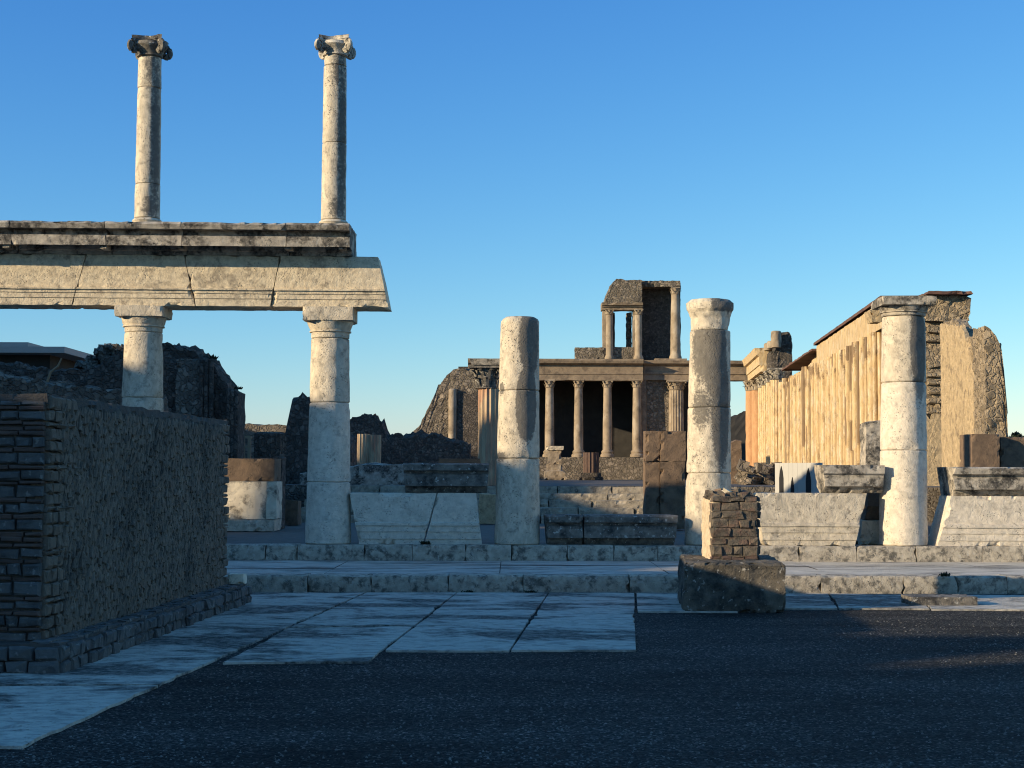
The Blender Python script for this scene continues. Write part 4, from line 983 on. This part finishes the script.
# rubble shoulder right of it
a = W(993,400,34.6); P = [(986,326),(995,334),(1001,350),(1005,376),(1008,420),(1008,446)]
mb = MB(); Q = [W(x_,y_,34.9) for x_, y_ in P]
mb.wall((Q[0].x-.03,34.9),(Q[-1].x,34.9),.9,[(0,Q[0].z)]+[((q.x-Q[0].x+.03)/(Q[-1].x-Q[0].x+.03),q.z) for q in Q[1:]],ZP,.06,.05,4,.05,3,94); mb.build('rubble_end', M['rubble_tan'], t)
frag('brown_block', 'large brown squared block before the plastered stub, above the moulded slab at right', 'stone block', 31.5, (972,999,505,972,1000,434), .8, M['tufa'], None, 113, zbase=ZP)
frag('brown_block', 'second brown block right of the first, partly in shade at the right edge', 'stone block', 31.8, (1000.5,1032,505,1000.5,1034,437), .8, M['tufa'], None, 114, zbase=ZP)

# far right corner of the basilica
t = thing('corner_ruin', (0,0,0), 'ruined corner with orange columns and beam, at the far end of the fluted wall', 'building')
def cx_(px, Y): return (px-512)/FPX*Y
Y0, Y1 = 79, 87.6
zt_ = zs(757,360,87); za_ = zs(757,381,87)
mb = MB(); mb.loft([(za_,0,.9,0,Y1-Y0),(za_+.35,0,.9,0,Y1-Y0),(za_+.36,-.06,.9,0,Y1-Y0),(za_+.8,-.06,.9,0,Y1-Y0),(za_+.85,-.2,.9,0,Y1-Y0),(zt_+.02,-.3,.9,0,Y1-Y0)], cell=.22, amp=.02, chip=.06, seed=95)
for v in mb.v: v.y += Y0; v.x += XW(v.y)-.95
mb.build('beam', M['stucco'], t)
for k, (px, Yk) in enumerate(((751.5,86.6),(757.5,86.0),(764,83.5),(768,81.2),(772.5,78.6),(777,76.4))):
    x_ = W(px,430,Yk).x; mt = M['orange'] if k < 2 else M['stucco']
    mb = MB(); mb.lathe([(.34,1.3),(.32,za_-.6)], 40, c=(x_,Yk,0), amp=.02, dz=.3, flutes=0 if k < 2 else 14, fd=.05, seed=k); co = mb.build('column', mt, t, smooth=True)
    leafy_cap(co, (x_,Yk,za_-.6), .31, .58, .8, M['farcol' if k < 2 else 'crust_mixed'], n=7)
a, b = W(771,335,77.6), W(792,335,77.6)
mb = MB(); mb.wall((a.x,77.6),(b.x,77.6),1.3,[(0,zs(780,352,77.6)),(.3,zs(780,350,77.6)),(.34,zs(780,333,77.6)),(.85,zs(780,331,77.6)),(1,zs(780,336,77.6))],6.5,.12,.09,3,.05,2,96); mb.build('dark_pier', M['rubble_dark'], t)
for k, (px, py, Yk, r_) in enumerate(((776,331,77.2,.26),(768,343,79,.22),(764,348,82,.3),(757,349,85.5,.26),(772,341,77.5,.25))):
    q = W(px,py,Yk); mb = MB(); mb.lathe([(r_,zt_-.1),(r_,q.z-.05),(r_*.8,q.z)], 24, c=(q.x,Yk,0), amp=.03, dz=.1, seed=k+9, edge=.1); mb.build('upper_stump', M['farcol'], t, smooth=True)
seg_wall('linking_wall', 75.1, 87.5, .8, 1.2, 6.0, M['stucco'], t, seed=97)

# pigeon on the far beam
q = W(750,359,87.9); t = thing('bird', q, 'dark bird perched on the far beam left of the ruined corner', 'bird')
mb = MB(); 
n = 10; pts = [(-.22,0,.08),(-.1,0,.13),(0,0,.18),(.1,0,.22),(.16,0,.28),(.2,0,.31),(.25,0,.30)]; mb.tube([Vector(p) for p in pts], [.015,.06,.085,.075,.05,.045,.008], 10)
mb.tube([(0,.03,.1),(0,.03,0)], .012, 5); mb.tube([(0,-.03,.1),(0,-.03,0)], .012, 5); mb.build('body', M['bird'], t, smooth=True)

# pale board panel with three slots
A = W(776,492,32.0); B = W(822,492,30.8); zp = 1.78
t = thing('slotted_panel', (A.x, A.y, ZP), 'pale grey board panel with three dark pointed slots before the fluted wall', 'panel')
dv = Vector((B.x-A.x, B.y-A.y, 0)); Lp = dv.length; dv.normalize(); nv = Vector((-dv.y, dv.x, 0))
mb = MB(); nbd = 10
for k in range(nbd):
    s0, s1 = Lp*k/nbd+.0015, Lp*(k+1)/nbd-.0015; c = dv*(s0+s1)/2; mb.box(c+Vector((0,0,(zp-ZP+.07)/2)), (s1-s0, .05, zp-ZP+.07), M=Matrix((dv, nv, Vector((0,0,1)))).transposed())
mb.box(dv*Lp/2+nv*.05+Vector((0,0,.7)), (Lp, .05, 1.2), M=Matrix((dv, nv, Vector((0,0,1)))).transposed())
mb.build('boards', M['panel'], t)
for (pxs, pt, pw) in ((782.5,466,5),(793.5,477,4),(809.5,468,6)):
    # where the line meets the panel
    d = ray(pxs, 480); kx = d.x/d.y; s_ = (kx*A.y-A.x)/(dv.x-kx*dv.y); c = dv*s_; Yk = A.y+c.y
    zt_s = W(pxs, pt, Yk).z-ZP; wd = pw/2/FPX*Yk/max(.15, abs(dv.x*1-kx*dv.y))*.8
    ring = [(-wd,.35),(wd,.35),(wd,zt_s-.25),(wd*.6,zt_s-.1),(0,zt_s),(-wd*.6,zt_s-.1),(-wd,zt_s-.25)]; m = MB()
    sg = nv if nv.dot(Vector((-1,-1,0))) > 0 else -nv
    m.add([c+dv*u+sg*.022+Vector((0,0,z)) for u, z in ring]+[c+dv*u+sg*.038+Vector((0,0,z)) for u, z in ring], [tuple(range(7)), tuple(range(13,6,-1))]+[(i,(i+1)%7,7+(i+1)%7,7+i) for i in range(7)])
    m.build('slot', M['slot'], t)

# brick stub and debris behind the round-capital column
pxwall('brick_stub', 'narrow reddish-brown stub right of the column with worn round capital', 'pillar', 52, [(731,443),(735,440),(741.5,441)], .6, 1.2, M['tufa'], 98, cell=.12, jag=.08)
random.seed(21); mb = MB()
for i in range(130):
    Y = random.uniform(47,58); px = random.uniform(740,779); q = W(px, 480, Y); s_ = random.uniform(.12,.42)
    mb.box((q.x, Y, 1.3+s_*.3+random.random()**3*.5), (s_, s_, s_*.75), M=Matrix.Rotation(random.uniform(0,3),3,'Z') @ Matrix.Rotation(random.uniform(0,.5),3,'X'), jit=.05)
o = mb.build('rubble_pile', M['rubble_far']); tag(o, 'scatter of broken stones left of the slotted board panel', 'rubble heap'); 

# ------------------------------------------------------------------ trees far behind
def tree(px, py, Y, wpx, label, seed, z0=0, trunk=1.2):
    random.seed(seed); q = W(px, py, Y); hw = wpx/2/FPX*Y; hh = (q.z-z0)
    t = thing('dark_tree', (q.x, Y, z0), label, 'tree', 'dark trees beyond the ruins')
    mb = MB(); mb.tube([(0,0,0),(.1,0,hh*.4),(0,.1,hh*.8)], [.25,.18,.08], 8); mb.build('trunk', M['bark'], t)
    c = MB()
    cl = [(Vector((random.gauss(0,.45)*hw, random.gauss(0,.45)*hw, hh*random.uniform(.1,.92))), random.uniform(.25,.5)*hw*.9) for _ in range(60)]
    for (cc, r) in cl:
        cc.z = min(cc.z, hh-r*.6)
        for i in range(150):
            d = Vector((random.gauss(0,1),random.gauss(0,1),random.gauss(0,1))).normalized()*r*random.uniform(.6,1); d.z *= .8
            s_ = random.uniform(.1,.22); u = Vector((random.gauss(0,1),random.gauss(0,1),random.gauss(0,1))).normalized(); v = u.orthogonal().normalized(); p = cc+d
            c.add([p-u*s_, p+v*s_*.5, p+u*s_, p-v*s_*.5], [(0,1,2,3)])
    c.build('crown', M['foliage'], t)
pxwall('dark_back_wall', 'dark wall seen under the far beam between round-capital column and orange columns', 'wall', 100, [(688,421),(712,419),(733,417),(740,414),(748,411),(768,407)], 1.5, 1.2, M['darkwall'], 55, cell=.3, jag=.2)  # wall in shade: the shade is painted in by its near-black colour
for i, (px, py, Y, wp, lb) in enumerate(((1018,430,95,30,'dark tree at the right edge beyond the brown blocks'), (1050,424,98,36,'dark tree just outside the right edge'))):
    tree(px, py, Y, wp, lb, i+3)
# distant land
mb = MB(); n = 60; vv = []
for i in range(n+1):
    x = -3000+6000*i/n; h = 8+14*noise.noise(Vector((x*.0012, 3, 0)))+10; vv += [(x, 2600, -2), (x, 2900, h)]
mb.add(vv, [(2*i, 2*i+2, 2*i+3, 2*i+1) for i in range(n)]); o = mb.build('hills', M['hill']); o['kind'] = 'structure'

# weeds at the foot of the crack and by the low kerb stone
def weed(px, py, z, Y, label, seed, n=26, s=.09):
    random.seed(seed); mb = MB()
    for i in range(n):
        a = random.uniform(0, 6.28); d = Vector((math.cos(a), math.sin(a), random.uniform(.5,1.6))).normalized(); l = random.uniform(.5,1)*s; b = Vector((random.uniform(-.08,.08), random.uniform(-.03,.03), 0)); sd_ = Vector((-math.sin(a), math.cos(a), 0))*.012
        mb.add([b-sd_, b+sd_, b+d*l*.6+sd_*1.4, b+d*l, b+d*l*.6-sd_*1.4], [(0,1,2,3,4)])
    q = W(px, py, Y); o = mb.build('weed', M['foliage']); o.location = (q.x, Y, z); tag(o, label, 'plant', 'small weeds')
weed(426, 543, ZP+.005, 24.53, 'tiny green weed at the foot of the slanting crack', 1)
weed(944, 597, .24, 20.8 if False else 20.95, 'tiny green weed on the lower step above the low dark bar', 2)

for (px_, py_, Y_, lb_, n_, s_) in ((213, 358, 33.9, 'dry tuft of weed on top of the long dark ruined wall', 30, .16), (238, 388, 33.9, 'small weed on the ribbed right end of the long dark ruined wall', 26, .12),
        (466, 591, 20.7, 'tiny dark weed at the foot of the lower step below the cracked pale fragments', 18, .05), (531, 590, 20.7, 'tiny dark weed at the foot of the lower step below the broken plain column', 18, .05)):
    weed(px_, py_, W(px_, py_, Y_).z-.03 if Y_ > 30 else .02, Y_, lb_, int(px_), n_, s_)

# ------------------------------------------------------------------ unseen wall standing in for a building at left; top shaped for the shade
XCST = -30
prof = [(-40,12.5),(-3.6,12.3),(-3.3,9.82),(-2.1,9.8),(-1.9,10.5),(-.85,10.4),(-.55,9.9),(2.6,9.88),(4.4,9.65),(7.6,9.6),(9.2,10.5),(10.6,10.65),(12.6,10.65),(13,10.35),(17.5,10.4),(17.7,8.0),(19.1,8.0),(19.3,10.5),(20.4,10.3),(22.5,10.3),(22.7,12.2),(25.2,12.1),(25.5,10.65),(29.8,10.65),(30,11.6),(31.6,11.5),(32,10.6),(41.0,11.0),(41.2,9.3),(42.0,9.3),(42.2,11.2),(50,11.2),(50.5,10.7),(52.6,10.7),(52.9,9.0),(56,9.0),(56.5,10.75),(84,10.8)]
Ya, Yb = prof[0][0], prof[-1][0]
mb = MB(); mb.wall((XCST,Yb),(XCST,Ya),-1.5,[((Yb-y)/(Yb-Ya),z) for y, z in reversed(prof)],0,.25,.03,1,.05,1,99)
o = mb.build('shadow_wall', M['rubble']); tag(o, 'unseen tall wall at left, added to shade the foreground, its top notched for sun patches', 'wall')
